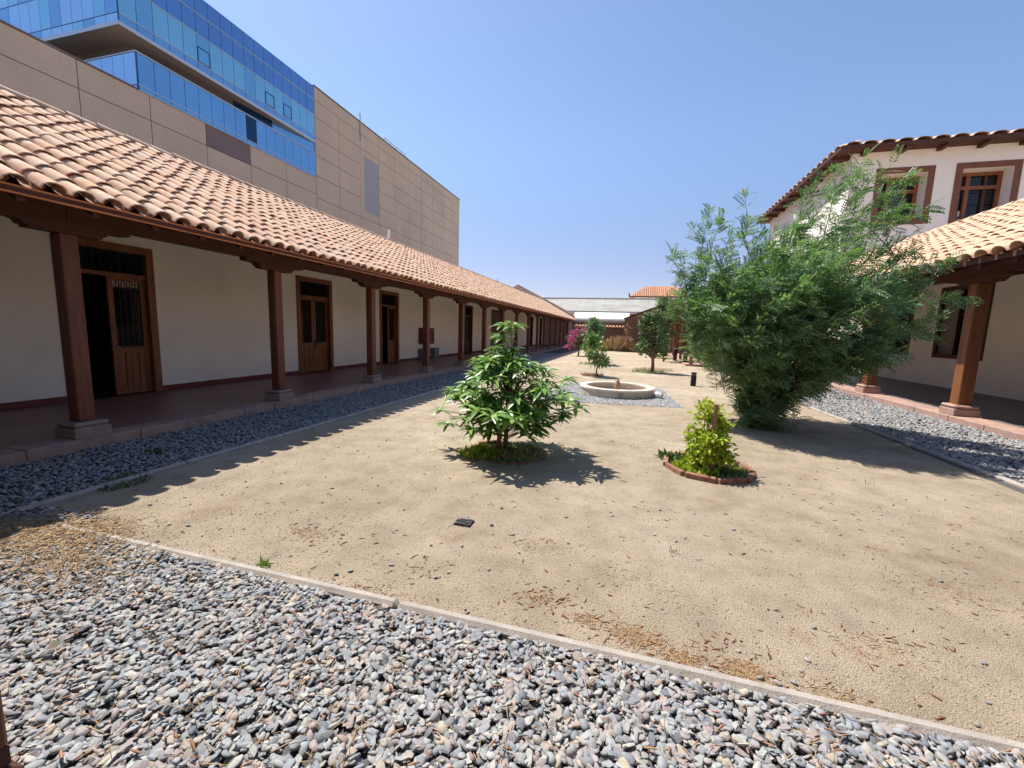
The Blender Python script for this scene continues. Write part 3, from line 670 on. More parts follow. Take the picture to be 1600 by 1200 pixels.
part('ridge_cap', MB().box(-14, 11, 65.9, 66.3, 6.66, 6.92), 'concrete', wh)
part('gutter', MB().box(-14, 11, 59.45, 59.6, 4.42, 4.56), 'grey_metal', wh)

hh = thing('hip_roof_house', (4, 80, 0), 'white house with a red hipped tile roof above the warehouse roof', 'building')
part('wall', MB().box(.2, 8.0, 76, 84, 0, 8.0), 'white_paint', hh)
part('window', MB().box(4.7, 5.7, 75.95, 75.99, 7.1, 7.85), 'grey_metal', hh)
part('roof', MB().add([(-.6, 75.2, 7.95), (9.0, 75.2, 7.95), (9.0, 85, 7.95), (-.6, 85, 7.95), (2.0, 79.5, 10.05), (7.2, 79.5, 10.05)], [(0, 1, 5, 4), (1, 2, 5), (2, 3, 4, 5), (3, 0, 4), (3, 2, 1, 0)]), 'tile_red', hh)
part('fascia_board', MB().box(-.6, 9.0, 75.14, 75.198, 7.80, 8.0), 'wood_dark', hh)
for i in range(30):
    x = -.4+i*.31; k = min(1, (x+.6)/2.6, (9.0-x)/1.8)
    if k > .08: part('tile_row', MB().tube([(x, 75.15, 8.02), (x, 75.2+4.3*k, 8.02+2.1*k)], .11, 6), 'tile_red', hh)
part('finial', MB().tube([(-.55, 75.3, 7.9), (-.75, 75.1, 8.5)], [.16, .08], 6), 'wood_dark', hh)

# ------------------------------------------------------------------ the tall panelled building behind the left roof
XB = -25.0
big = thing('office_building', (-30, 35, 0), 'tall brown panelled office building with bands of blue glass, rising behind the left tile roof', 'building')
YG = [-7, -4, -1, 2, 5, 8, 11.25, 14.25, 17.25, 20.25, 23.25, 26.25, 29.3, 32.1, 35.05, 38, 40.95, 43.9, 46.8, 49.7, 52.5, 55.3, 58.15]
ZG = [4.6, 6.1, 7.5, 9.0, 10.35, 11.95, 13.2]
ZH = [4.6, 6.1, 7.5, 9.0, 10.35, 11.7, 13.4, 14.95, 16.3, 17.8, 19.05, 20.0]
part('wall', MB().box(-50, XB-.06, -8, 29.3, 0, 13.18).box(-50, XB-.06, 29.3, 58.12, 0, 19.98), 'joint', big)
def panel(y0, y1, z0, z1, m='panel'):
    e = .02
    part('panel', MB().box(XB-.06, XB+random.uniform(-.004, .004), y0+e, y1-e, z0+e, z1-e), m, big)
for i in range(len(YG)-1):
    a, b = YG[i], YG[i+1]; zs = ZG if a < 29 else ZH
    for j in range(len(zs)-1):
        if zs[j+1] < 6 or (a < 5): continue
        if 34.9 < a < 35.2 and 11.6 < zs[j] < 17: continue
        panel(a, b, zs[j], zs[j+1], 'panel_dark' if (abs(a-20.25) < .1 and j == 5) else 'panel')
# louvred opening in the panelled wall
part('wall_infill', MB().box(XB-.058, XB-.005, 35.07, 35.6, 11.72, 17.78).box(XB-.058, XB-.005, 35.6, 37.98, 17.3, 17.78).box(XB-.058, XB-.005, 35.6, 37.98, 11.72, 12.4), 'panel', big)
lv = part('louvre', MB().box(XB-.059, XB-.045, 35.6, 38.0, 12.4, 17.3), 'grey_metal', big)
for i in range(6): part('louvre_sheet', MB().box(XB-.044, XB-.02, 35.62+i*.395, 35.62+i*.395+.385, 12.42, 17.28), 'grey_metal', lv)
part('parapet_cap', MB().box(XB-.5, XB+.04, 29.3, 58.2, 20.0, 20.1).box(XB-.4, XB+.04, -8, 16.7, 13.2, 13.27), 'panel_dark', big)
part('end_wall', MB().box(-50, XB-.06, 58.12, 58.2, 0, 20), 'panel', big)
def glass_face(owner, y0, y1, zrows, mats, x, st=.765, thick=.05):
    n = max(1, round((y1-y0)/st)); st = (y1-y0)/n
    for r in range(len(zrows)-1):
        for i in range(n):
            mm = mats[r]
            if callable(mm): mm = mm(i, n)
            part('pane', MB().box(x-thick, x+random.uniform(-.002, .002), y0+i*st+.012, y0+(i+1)*st-.012, zrows[r]+.02, zrows[r+1]-.02), mm, owner)
ug = part('upper_glass_volume', MB().box(-50, XB-.055, 16.15, 29.28, 15.94, 19.98), 'mullion', big)
UZ = [15.96, 16.38, 17.88, 18.99, 20.0]
def teal(i, n): return ('glass_teal', 'glass_teal', 'glass_teal', 'glass_teal_b')[(i*7) % 4]
glass_face(ug, 16.15, 29.28, UZ, ['glass_blue', teal, 'glass_deep', 'glass_deep'], XB)
part('transom_line', MB().box(XB, XB+.03, 16.15, 29.28, 16.36, 16.40).box(XB, XB+.03, 16.15, 29.28, 17.86, 17.90).box(XB, XB+.03, 16.15, 29.28, 18.97, 19.01), 'alu', ug)
for i in (5, 11, 13):
    a = 16.15+i*13.13/17
    part('opening_light', MB().box(XB+.002, XB+.035, a+.02, a+.75, 16.44, 16.47).box(XB+.002, XB+.035, a+.02, a+.75, 17.20, 17.25).box(XB+.002, XB+.035, a+.02, a+.05, 16.47, 17.20).box(XB+.002, XB+.035, a+.72, a+.75, 16.47, 17.20), 'mullion', ug)
# its end facing the camera; brighter sky reflection put into paler pane colours
n = 22
for r in range(4):
    for i in range(n):
        a = XB-.06-(i+1)*.80
        part('pane', MB().box(a+.012, a+.788, 16.10, 16.145, UZ[r]+.02, UZ[r+1]-.02), ('glass_sky_lit', 'glass_blue', 'glass_sky_lit', 'glass_sky_lit', 'glass_teal')[(i*3+r) % 5], ug)
part('soffit', MB().box(-46, XB+.02, 16.08, 29.28, 15.82, 15.94), 'soffit', big)
part('soffit_edge', MB().box(XB+.022, XB+.05, 16.05, 29.28, 15.80, 15.98).box(-46, XB+.02, 16.05, 16.078, 15.80, 15.98), 'alu', big)
lg = part('lower_glass_volume', MB().box(-46, XB-.055, 16.78, 29.28, 13.2, 14.98), 'mullion', big)
glass_face(lg, 16.8, 29.28, [13.22, 13.46, 15.0], ['glass_blue', lambda i, n: 'glass_black' if i == 8 else 'glass_blue'], XB, .78)
for r in range(2):
    for i in range(18):
        a = XB-.06-(i+1)*.8; z0, z1 = ((13.22, 13.46), (13.46, 15.0))[r]
        part('pane', MB().box(a+.012, a+.788, 16.73, 16.775, z0+.02, z1-.02), 'glass_sky_lit', lg)
part('transom_line', MB().box(XB, XB+.03, 16.75, 29.28, 13.44, 13.48).box(XB-.02, XB+.05, 16.72, 29.28, 14.99, 15.05).box(-46, XB-.02, 16.70, 16.73, 14.99, 15.05).box(XB-.02, XB+.05, 16.75, 29.28, 13.19, 13.225), 'alu', lg)
for (a, b, m_) in ((17.3, 22.8, 'recess_shade'), (22.8, 25.6, 'glass_black'), (25.6, 29.28, 'glass_blue')):  # dark to blue along the wall: soffit shade put into the materials
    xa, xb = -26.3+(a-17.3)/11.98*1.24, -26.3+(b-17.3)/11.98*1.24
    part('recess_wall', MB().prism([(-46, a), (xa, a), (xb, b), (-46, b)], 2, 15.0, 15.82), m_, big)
t = thing('lightning_rod', (-25.1, 35.05, 20), 'thin rod on the parapet of the brown panelled building', 'rod'); part('rod', MB().tube([(-24.95, 35.05, 18.4), (-24.95, 35.05, 20.75)], .05, 6), 'grey_metal', t)
t = thing('roof_railing', (-25.4, 42, 20), 'low metal railing on the roof edge of the brown panelled building', 'railing')
part('rail', MB().tube([(-25.3, 39.5, 20.55), (-25.3, 43.6, 20.55)], .03, 6), 'grey_metal', t)
for y in (39.5, 40.6, 41.7, 42.7, 43.6): part('railing_post', MB().tube([(-25.3, y, 20.05), (-25.3, y, 20.55)], .03, 6), 'grey_metal', t)

# ------------------------------------------------------------------ plants
def leaf_proto(L_=1., w_=.28, n=4, droop=.35, fold=.18):
    v = []; f = []
    for i in range(n+1):
        t = i/n; wd = w_*math.sin(math.pi*min(1, (t*.93+.04)))**.8*.5; z = -droop*t*t
        v += [(t*L_, -wd, z+fold*wd), (t*L_, 0, z), (t*L_, wd, z+fold*wd)]
    for i in range(n):
        a = i*3; f += [(a, a+1, a+4, a+3), (a+1, a+2, a+5, a+4)]
    return np.array(v), np.array(f)
def feather_proto(pairs=6, pl=.36, w_=.115, droop=.22):
    v = []; f = []
    def quad(a, b, c, d):
        o = len(v); v.extend([a, b, c, d]); f.append((o, o+1, o+2, o+3))
    for i in range(pairs):
        t = .12+.88*i/(pairs-1); z = -droop*t*t; l = pl*(1.05-.55*abs(t-.45))
        for s in (-1, 1):
            e = (t+l*.62, s*l*.72, z-.10*l); hw = w_*.5
            m_ = (t+l*.33, s*l*.40, z+.01)
            quad((t, 0, z), (m_[0]+hw, m_[1], m_[2]), e, (m_[0]-hw, m_[1]+s*hw*.6, m_[2]))
    return np.array(v), np.array(f)
def unit(v): return v/np.linalg.norm(v, axis=-1, keepdims=True)
def foliage(name, pv, pf, T, D, S, m, parent, roll=.5, **props):
    R = frames(D, roll=RNG.normal(0, roll, len(T)))*S[:, None, None]
    V, F = inst(pv, pf, R, T)
    return put(name, npmesh(name, V-np.array(WL[parent]), F, m), parent, tuple(WL[parent]), **props)
def curve(p, q, sag=0., n=5, wob=.04):
    p, q = np.array(p, float), np.array(q, float); out = []
    for i in range(n):
        t = i/(n-1); c = p+(q-p)*t; c[2] += sag*math.sin(math.pi*t)
        if 0 < i < n-1: c += RNG.normal(0, wob, 3)
        out.append(tuple(c))
    return out

# --- the big feathery shrub
ac = thing('feathery_shrub', (2.25, 8.35, 0), 'large wind blown feathery green shrub in front of the right hand gallery posts', 'shrub')
def acacia_shape(p):
    """how far inside the crown outline (<1 inside)"""
    x, y, z = p[:, 0], p[:, 1]-8.35, p[:, 2]
    a = np.sqrt(((x-2.62)/1.75)**2+(y/1.5)**2+((z-1.95)/1.40)**2)
    b = np.sqrt(((x-3.30)/.95)**2+(y/.9)**2+((z-3.35)/1.22)**2)
    c = np.sqrt(((x-1.45)/.75)**2+(y/.7)**2+((z-2.75)/1.05)**2)
    d = np.sqrt(((x-3.50)/1.0)**2+(y/1.0)**2+((z-2.2)/1.0)**2)
    e = np.sqrt(((x-2.35)/.50)**2+(y/.55)**2+((z-.55)/.55)**2)
    return np.minimum.reduce([a, b, c, d, e])
P = np.column_stack([RNG.uniform(.3, 5.0, 30000), RNG.uniform(6.7, 10.0, 30000), RNG.uniform(.08, 4.7, 30000)])
s_ = acacia_shape(P); keep = (s_ < 1) & (RNG.random(len(P)) < np.where(s_ > .55, 1, .45))
# thin out the lower left and the top where the sky shows through
keep &= ~((P[:, 2] < 1.35-.55*(P[:, 0]-.9)) & (P[:, 0] < 1.9)); keep &= ~((P[:, 2] < .75) & (P[:, 0] > 3.3)) 
keep &= ~((P[:, 2] > 3.0) & (P[:, 0] < 2.4) & (RNG.random(len(P)) < .5)); keep &= ~((P[:, 2] > 2.9) & (RNG.random(len(P)) < .5)); keep &= ~((P[:, 2] > 3.6) & (RNG.random(len(P)) < .4))
keep &= ~((P[:, 0] > 2.75) & (P[:, 2] < .55+(P[:, 0]-2.75)*.85)); keep &= ~((P[:, 0] > 3.35) & (RNG.random(len(P)) < .45)); keep &= ~((P[:, 2] > 2.5) & (RNG.random(len(P)) < .10))
P = P[keep][:600]
Q = np.column_stack([2.3+RNG.normal(0, .2, 55), 8.25+RNG.normal(0, .22, 55), RNG.uniform(.10, .8, 55)]); P = np.vstack([P, Q])
stems = MB(); base = np.array([2.25, 8.35, 0.])
hubs = []
for k in range(15):
    a = k*2.4; r = RNG.uniform(.25, 1.15); hz = RNG.uniform(1.0, 3.2)
    hub = np.array([2.6+r*math.cos(a)*1.05+.12*hz, 8.35+r*math.sin(a)*.85, hz]); hubs.append(hub)
    b0 = base+np.array([RNG.normal(0, .09), RNG.normal(0, .09), 0])
    stems.tube(curve(b0, hub, .15, 6, .05), [.04, .034, .03, .024, .018, .012], 6)
hubs = np.array(hubs)
wind = np.array([.55, -.12, .10])
tipP, tipD = [], []
for p in P:
    h = hubs[np.argmin(np.linalg.norm(hubs-p, axis=1)+.35*(hubs[:, 2] > p[2]))]
    out = unit(p-np.array([2.5, 8.35, min(p[2]-.2, 1.6)])); d = unit(out*.75+wind+np.array([0, 0, .28]))
    L_ = RNG.uniform(.35, .75)*(1.15 if p[2] > 3 else 1)
    q = p+d*L_*.35+np.array([0, 0, -.03]); s0 = p-d*L_*.65
    if np.linalg.norm(h-s0) < 1.5 and RNG.random() < .45: stems.tube(curve(h, s0, .05, 4, .03), [.010, .008, .007, .005], 4)
    stems.tube(curve(s0, q, .04, 4, .012), [.006, .005, .004, .002], 4)
    n = int(L_*(40 if p[2] < 2.4 else 28))
    t = RNG.uniform(.05, 1.0, n)[:, None]; pts = s0+(q-s0)*t+np.array([0, 0, .04])*np.sin(np.pi*t)
    side = unit(np.cross(np.tile(d, (n, 1)), unit(RNG.normal(0, 1, (n, 3)))))
    dd = unit(d*.75+side*.85+wind*.55+np.array([0, 0, -.22])+RNG.normal(0, .12, (n, 3)))
    tipP.append(pts); tipD.append(dd)
# upright whips against the sky
for (x, z0, x2, z2) in ((1.45, 2.6, .92, 3.55), (1.9, 3.0, 1.80, 4.22), (.95, 2.4, .62, 3.1), (2.6, 3.2, 2.65, 4.05), (3.2, 3.6, 3.52, 4.62), (3.6, 3.4, 4.12, 4.22), (3.0, 3.4, 3.15, 4.3), (3.9, 2.6, 4.75, 2.95), (4.0, 2.2, 4.9, 2.3), (1.0, 1.9, .55, 2.2), (3.9, 1.7, 4.75, 1.95)):
    c = curve((x, 8.3, z0), (x2, 8.3+RNG.normal(0, .15), z2), .02, 5, .03); stems.tube(c, [.008, .007, .006, .004, .002], 4)
    n = 34; t = RNG.random(n)**.8*.98+.02; idx = t*4; i0 = np.minimum(idx.astype(int), 3); fr = (idx-i0)[:, None]; c = np.array(c)
    pts = c[i0]*(1-fr)+c[i0+1]*fr; d = unit(c[-1]-c[0])
    dd = unit(d*.5+unit(RNG.normal(0, 1, (n, 3)))*.8+wind*.4+np.array([0, 0, -.15])); tipP.append(pts); tipD.append(dd)
tipP = np.vstack(tipP); tipD = np.vstack(tipD)
part('stems', stems, 'bark_pale', ac, smooth=True)
fv, ff = feather_proto()
foliage('foliage', fv, ff, tipP, tipD, RNG.uniform(.13, .24, len(tipP)), 'leaf_acacia', ac, roll=.7)

# --- the broad leaved bush in the middle
cb = thing('broad_leaved_bush', (-1.5, 5.1, 0), 'dark green bush with long drooping leaves, tied to a stake in the middle foreground', 'bush')
st = MB(); tips = []
trunk = curve((-1.50, 5.1, 0), (-1.42, 5.1, 1.5), 0, 6, .02); st.tube(trunk, [.035, .03, .026, .022, .016, .010], 7)
def rad(z): return np.interp(z, [.2, .42, .6, .85, 1.05, 1.25, 1.5, 1.7], [.70, .98, .94, .90, .84, .44, .24, .08])
for k in range(172):
    z = RNG.choice([RNG.uniform(.36, .85), RNG.uniform(.6, 1.25), RNG.uniform(1.10, 1.66)], p=[.42, .40, .18]); a = RNG.uniform(0, 6.283)
    r = rad(z)*math.sqrt(RNG.uniform(.12, 1.0)) if z < 1.45 else rad(z)*RNG.uniform(.2, 1)
    r *= .82+.34*math.sin(3*a+2.1*z+.7)*math.sin(1.7*a+5*z); tip = np.array([-1.55+r*math.cos(a)*1.0, 5.1+(r*math.sin(a)*.9 if k < 140 else -abs(r*math.sin(a))*.8), z]); tips.append((tip, a))
tips.append((np.array([-1.41, 5.1, 1.66]), 0.)); tips.append((np.array([-2.42, 5.05, .50]), 3.1)); tips.append((np.array([-.72, 5.1, 1.02]), .1)); tips.append((np.array([-.70, 5.05, .62]), -.1))
lp, ld, ls = [], [], []
for tip, a in tips:
    z0 = max(.15, tip[2]*.72-.12*RNG.random()); b = np.array([-1.50+.055*z0+RNG.normal(0, .02), 5.1+RNG.normal(0, .02), z0]); b = b+(tip-b)*np.array([1, 1, 0])*RNG.uniform(0, .25)
    out = unit(np.array([math.cos(a), math.sin(a), .55])); st.tube(curve(b, tip, .04, 4, .02), [.008, .006, .005, .004], 4)
    n = RNG.integers(8, 13)
    for i in range(n):
        ph = 2.4*i+RNG.normal(0, .2); e = .75-1.05*(i/n)
        d = unit(np.array([math.cos(ph), math.sin(ph), e*.8])+out*.42); lp.append(tip-out*(.05*i/n)); ld.append(d); ls.append(RNG.uniform(.115, .20))
lp, ld, ls = np.array(lp), np.array(ld), np.array(ls)
part('stems', st, 'bark', cb, smooth=True)
order = np.argsort(lp[:, 1]); nearest = order[:300]; rest = order[300:]
protos = []
for k in range(4):
    v, f = leaf_proto(1., .29+.035*k, 4, .38+.15*k, .32); protos.append((v, f, npmesh('leaf', v, f, 'leaf_bush')))
R = frames(ld, roll=RNG.normal(0, .25, len(lp)))
for k in nearest:
    share('leaf', protos[k % 4][2], cb, tuple(lp[k]), Matrix(R[k].tolist()).to_euler(), (ls[k],)*3)
foliage('foliage', protos[1][0], protos[1][1], lp[rest], ld[rest], ls[rest], 'leaf_bush', cb, roll=.25, kind='stuff')
sk = thing('wooden_stake', (-1.55, 5.0, 0), 'square wooden stake inside the dark green drooping bush', 'stake'); part('stake_pole', MB().cbox(-1.575, -1.525, 4.975, 5.025, 0, .72, .004), 'wood_amber', sk)

# --- rings of bricks round the two beds, with their ground cover
def ring(name, label, cx_, cy_, r, n, h, sink, ry=1., skip=()):
    t = thing(name, (cx_, cy_, 0), label, 'garden edging')
    l = 2*math.pi*r/n-.012
    me = MB().cbox(-l/2, l/2, -.03, .03, -.05, h, .007).mesh('brick'); me.materials.append(M['brick'])
    for i in range(n):
        if i in skip: continue
        a = 2*math.pi*(i+.3)/n
        share('brick', me, t, (cx_+r*math.cos(a), cy_+r*ry*math.sin(a), -sink*random.random()), (random.uniform(-.07, .07), random.uniform(-.05, .05), math.atan2(ry*math.cos(a), -math.sin(a))+random.uniform(-.05, .05)))
    return t
ring('brick_ring', 'half buried ring of red bricks round the dark drooping bush', -1.48, 5.08, .50, 9, .045, .035, .9)
ring('brick_ring', 'ring of red bricks round the small yellow green bush', 1.0, 5.36, .47, 9, .062, .01, 1.05)
def tuft(name, label, cat, cx_, cy_, r, n, h, m, kind=None, z=0., ry=1., lean=.6, w_=.10, at_center=False):
    t = thing(name, (cx_, cy_, z), label, cat) if kind is None else None
    v, f = leaf_proto(1., w_, 3, .35, .2)
    a = RNG.uniform(0, 6.28, n); rr = r*np.sqrt(RNG.random(n))*(.25 if at_center else 1)
    T = np.column_stack([cx_+rr*np.cos(a), cy_+ry*rr*np.sin(a), np.full(n, z)])
    D = unit(np.column_stack([RNG.normal(0, lean, n), RNG.normal(0, lean, n), np.ones(n)]))
    S = h*RNG.uniform(.45, 1.1, n)
    if kind:
        R = frames(D, roll=RNG.uniform(0, 6.28, n))*S[:, None, None]; V, F = inst(v, f, R, T)
        o = put(name, npmesh(name, V-np.array([cx_, cy_, z]), F, m), None, (cx_, cy_, z), kind=kind); return o
    foliage('blades', v, f, T, D, S, m, t, roll=3.0); return t
tuft('ground_cover', '', '', -1.75, 4.86, .26, 260, .11, 'leaf_yellow', 'stuff', w_=.3)
tuft('ground_cover', '', '', -1.48, 5.05, .44, 520, .075, 'leaf_orange', 'stuff', w_=.4)
tuft('dry_grass', '', '', -1.30, 5.05, .32, 380, .11, 'straw', 'stuff')
tuft('ground_cover', '', '', 1.02, 5.30, .42, 900, .075, 'leaf_orange', 'stuff', w_=.4)
tuft('ground_cover', '', '', .86, 5.20, .25, 400, .10, 'leaf_yellow', 'stuff', w_=.45)
tuft('dry_grass', '', '', 1.2, 5.40, .24, 260, .10, 'straw', 'stuff')
tuft('ground_cover', '', '', .60, 5.62, .13, 160, .11, 'leaf_dark', 'stuff', w_=.3)

def leafy(t, pts_fn, n, m, size, name='foliage', w_=.45, up=.25, droop=.3):
    P_ = pts_fn(n); c = np.array(WL[t]); v, f = leaf_proto(1., w_, 3, droop, .25)
    D = unit(unit(P_-P_.mean(0))*.6+RNG.normal(0, .6, P_.shape)+np.array([0, 0, up-.2]))
    foliage(name, v, f, P_, D, RNG.uniform(*size, len(P_)), m, t, roll=.8)
def clumps(cs, sub=26, spread=.1):
    cs = np.array(cs, float)
    def fn(n):
        k = RNG.integers(0, len(cs), n); return cs[k, :3]+RNG.normal(0, 1, (n, 3))*cs[k, 3:4]*np.array([1, 1, .8])
    return fn
# small yellow green bush
yb = thing('yellow_green_bush', (.98, 5.32, 0), 'small yellow green bush tied to a wooden stake inside the brick ring at the right', 'bush')
st = MB(); cl = []
for k in range(36):
    z = RNG.uniform(.14, .78); a = RNG.uniform(0, 6.28); r = np.interp(z, [.1, .3, .5, .75], [.10, .22, .21, .10])*RNG.uniform(.4, 1)
    c = (.975+r*math.cos(a), 5.30+r*math.sin(a), z); cl.append((*c, .045)); st.tube(curve((.98+RNG.normal(0, .015), 5.32, 0), c, .02, 4, .01), [.008, .007, .005, .003], 5)
cl += [(.985+RNG.normal(0, .07), 5.03, RNG.uniform(.22, .48), .04) for k in range(9)]
part('stems', st, 'bark', yb); leafy(yb, clumps(cl), 2100, 'leaf_yellow', (.04, .08), w_=.5)
sk = thing('wooden_stake', (.99, 5.12, 0), 'pale brown square stake standing in front of the small yellow green bush', 'stake'); part('stake_pole', MB().cbox(.967, 1.011, 5.098, 5.142, 0, .835, .004), 'wood_pale', sk)
t = thing('plastic_scrap', (.96, 5.14, .03), 'small crumpled white plastic scrap at the foot of the yellow green bush', 'scrap')
mbp = MB(); mbp.add([(.90, 5.16, .05), (.95, 5.12, .085), (1.03, 5.13, .03), (1.02, 5.18, .06), (.94, 5.2, .09)], [(0, 1, 3, 4), (1, 2, 3), (0, 1, 2)]); part('sheet', mbp, 'white_paint', t)

def small_tree(name, label, x, y, trunk_h, crown, m, nleaf, size, tr=.035, stake=None, cat='tree', seed=0, spread=.16, ncl=40, w_=.42):
    t = thing(name, (x, y, 0), label, cat); st = MB(); top = crown[-1][2]
    st.tube(curve((x, y, 0), (x+RNG.normal(0, .03), y, top*.8), 0, 6, .02), [tr, tr*.9, tr*.8, tr*.6, tr*.45, tr*.25], 7)
    cl = []
    for (cx_, cy_, cz, rx, rz) in crown:
        for k in range(ncl):
            d = unit(RNG.normal(0, 1, 3))*RNG.random()**.45
            c = (cx_+d[0]*rx, cy_+d[1]*rx, cz+d[2]*rz, spread*RNG.uniform(.6, 1.1)); cl.append(c)
            if k % 3 == 0: st.tube(curve((x, y, max(trunk_h, c[2]*.6)), c[:3], .02, 3, .02), [tr*.35, tr*.25, tr*.12], 4)
    part('trunk', st, 'bark', t, smooth=True); leafy(t, clumps(cl), nleaf, m, size, 'crown', w_=w_); return t
small_tree('small_tree', 'small bright green tree with a thin bare trunk just beyond the round fountain', -1.12, 15.55, .35, [(-1.28, 15.5, .95, .40, .28), (-1.05, 15.6, .62, .36, .24), (-1.3, 15.5, 1.30, .22, .22)], 'leaf_orange', 1500, (.07, .14), .03, spread=.085, ncl=22)
small_tree('pale_tree', 'small pale green leafy tree right behind the bright green tree beyond the fountain', -1.75, 21.6, .4, [(-1.75, 21.6, 1.55, .42, .42), (-1.8, 21.6, 2.0, .36, .28)], 'leaf_pale', 800, (.12, .22), .035, spread=.12, ncl=22)
small_tree('leafy_tree', 'taller dark green leafy tree with a brown trunk, right of the bright green tree', .98, 18.5, .55, [(.55, 18.5, 1.15, .40, .34), (.80, 18.5, 1.75, .40, .40), (1.25, 18.5, 1.2, .36, .46), (1.0, 18.5, 2.3, .20, .34), (.62, 18.5, 2.1, .18, .25)], 'leaf_dark', 2000, (.09, .17), .075, spread=.12, ncl=26)
small_tree('dark_tree', 'tall narrow dark tree standing behind the leafy tree near the far gallery', 2.0, 26.5, .6, [(1.95, 26.5, 1.6, .62, .7), (2.0, 26.5, 2.7, .42, .6), (1.7, 26.5, 3.3, .18, .4)], 'leaf_dark', 1900, (.12, .22), .06, spread=.15, ncl=24)
small_tree('shrub', 'bushy green shrub by the posts of the far gallery', 3.9, 21.5, .2, [(3.9, 21.5, .8, .7, .6)], 'leaf_orange', 900, (.10, .18), .03, cat='shrub', spread=.14, ncl=30)
bv = small_tree('flowering_shrub', 'pink flowering shrub beside the shaded gallery near the far end', -3.35, 28.5, .3, [(-3.4, 28.5, 1.0, .62, .40), (-3.0, 28.5, 1.3, .45, .35)], 'leaf_dark', 1100, (.12, .22), .06, cat='shrub', spread=.16, ncl=24)
cl = []
for k in range(42):
    a = RNG.uniform(0, 6.28); z = RNG.uniform(.55, 1.9); r = np.interp(z, [.5, 1.2, 1.9], [.85, .8, .35])*RNG.uniform(.7, 1.08); cl.append((-3.32+r*math.cos(a), 28.4+r*math.sin(a)*.8-.1, z, .10))
cl += [(-4.1, 28.2, .62, .10), (-4.15, 28.2, .55, .08), (-3.8, 28.0, .5, .12)]
v, f = leaf_proto(1., .8, 2, .3, .3); Pp = clumps(cl)(1000); foliage('blossoms', v, f, Pp, unit(RNG.normal(0, 1, Pp.shape)), RNG.uniform(.06, .12, len(Pp)), 'pink', bv, roll=2)
# grass round the trees
for (x, y, r, m) in ((-1.25, 15.6, .42, 'straw_red'), (-1.55, 21.3, .95, 'grass'), (.85, 18.4, .75, 'grass'), (1.1, 19.6, .9, 'straw'), (3.3, 27, .7, 'grass'), (2.3, 29.5, .8, 'grass')):
    tuft('grass', '', '', x, y, r, 500, .13, m, 'stuff', ry=.9)
# dry growth along the far wall
for (x, y, r, h, n, m, lab) in ((-2.0, 39.6, .7, 1.0, 500, 'straw', 'dry straw coloured weeds against the left part of the far adobe wall'), (-.9, 39.2, .9, 1.35, 900, 'straw', 'tall clump of dry straw coloured weeds at the far end of the courtyard'), (.55, 38.7, .9, .95, 700, 'straw_red', 'reddish dry shrub beside the straw coloured weeds at the far end')):
    tuft('dry_weeds', lab, 'weeds', x, y, r, n, h, m, lean=.35, w_=.07)
t = thing('dry_stalk', (-.15, 38.6, 0), 'tall dead brown stalk with curled leaves above the dry weeds', 'dead plant')
st = MB(); st.tube(curve((-.15, 38.6, 0), (-.35, 38.6, 2.6), 0, 6, .05), [.05, .045, .04, .035, .03, .02], 5)
part('stalk', st, 'bark_pale', t); v, f = leaf_proto(1., .25, 3, .7, .3); n = 90; zz_ = RNG.uniform(.5, 2.6, n)
foliage('dead_leaves', v, f, np.column_stack([-.15-.08*zz_, np.full(n, 38.6), zz_]), unit(RNG.normal(0, 1, (n, 3))+np.array([0, 0, -.5])), RNG.uniform(.2, .45, n), 'straw_red', t)
# single weeds
tuft('green_weed', 'little green weed growing against the near concrete kerb', 'weed', -2.24, 2.02, .06, 46, .06, 'grass', lean=.9, w_=.16)
tuft('green_weed', 'small dark green weed in the shaded gravel strip on the left', 'weed', -5.35, 3.47, .08, 50, .10, 'leaf_dark', lean=.9, w_=.2)
tuft('green_weed', 'low dark weed creeping over the left kerb in the shade', 'weed', -4.72, 2.72, .22, 240, .07, 'leaf_dark', lean=1.2, w_=.25)
tuft('dead_sprig', 'tiny dark dead sprig sticking out of the sand', 'dead plant', .41, 3.12, .03, 14, .075, 'pod', lean=.5, w_=.08)
tuft('dead_sprig', 'two tiny dry stalks sticking out of the sand right of the brick ring', 'dead plant', 2.68, 5.37, .05, 6, .09, 'pod', lean=.3, w_=.08)

# ------------------------------------------------------------------ fountain and small things
fx, fy, fr_ = -.27, 11.28, .95
fo = thing('fountain', (fx, fy, 0), 'low round cast stone fountain basin on the pale gravel', 'fountain')
part('basin', MB().lathe([(fr_-.02, 0), (fr_, .02), (fr_, .175), (fr_-.15, .175), (fr_-.15, .04), (.02, .03)], (fx, fy, 0), 64), 'fountain', fo)
mb = MB(); nseg = 10
mb.lathe([(fr_-.175, .177), (fr_+.02, .177), (fr_+.02, .215), (fr_+.01, .225), (fr_-.165, .225), (fr_-.175, .215)], (fx, fy, 0), 72, True); part('rim', mb, 'fountain_rim', fo, smooth=False)
part('spout', MB().lathe([(.085, .035), (.08, .2), (.062, .33), (.045, .35), (.04, .40)], (fx+.02, fy-.05, 0), 20), 'terracotta', fo, smooth=True)
part('nozzle', MB().lathe([(.02, .40), (.02, .425)], (fx+.02, fy-.05, 0), 10), 'iron', fo)
mb = MB(); gx = -.13
mb.box(gx-.055, gx-.04, 10.30, 10.33, .015, .14).box(gx+.04, gx+.055, 10.30, 10.33, .015, .14).box(gx-.04, gx+.04, 10.30, 10.33, .125, .14).box(gx-.04, gx+.04, 10.30, 10.33, .015, .03).box(gx-.006, gx+.006, 10.305, 10.328, .03, .125)
part('grille', mb, 'grey_metal', fo)
bl = thing('white_lamp', (.76, 11.0, 0), 'round white ball lamp lying on the gravel beside the fountain', 'lamp')
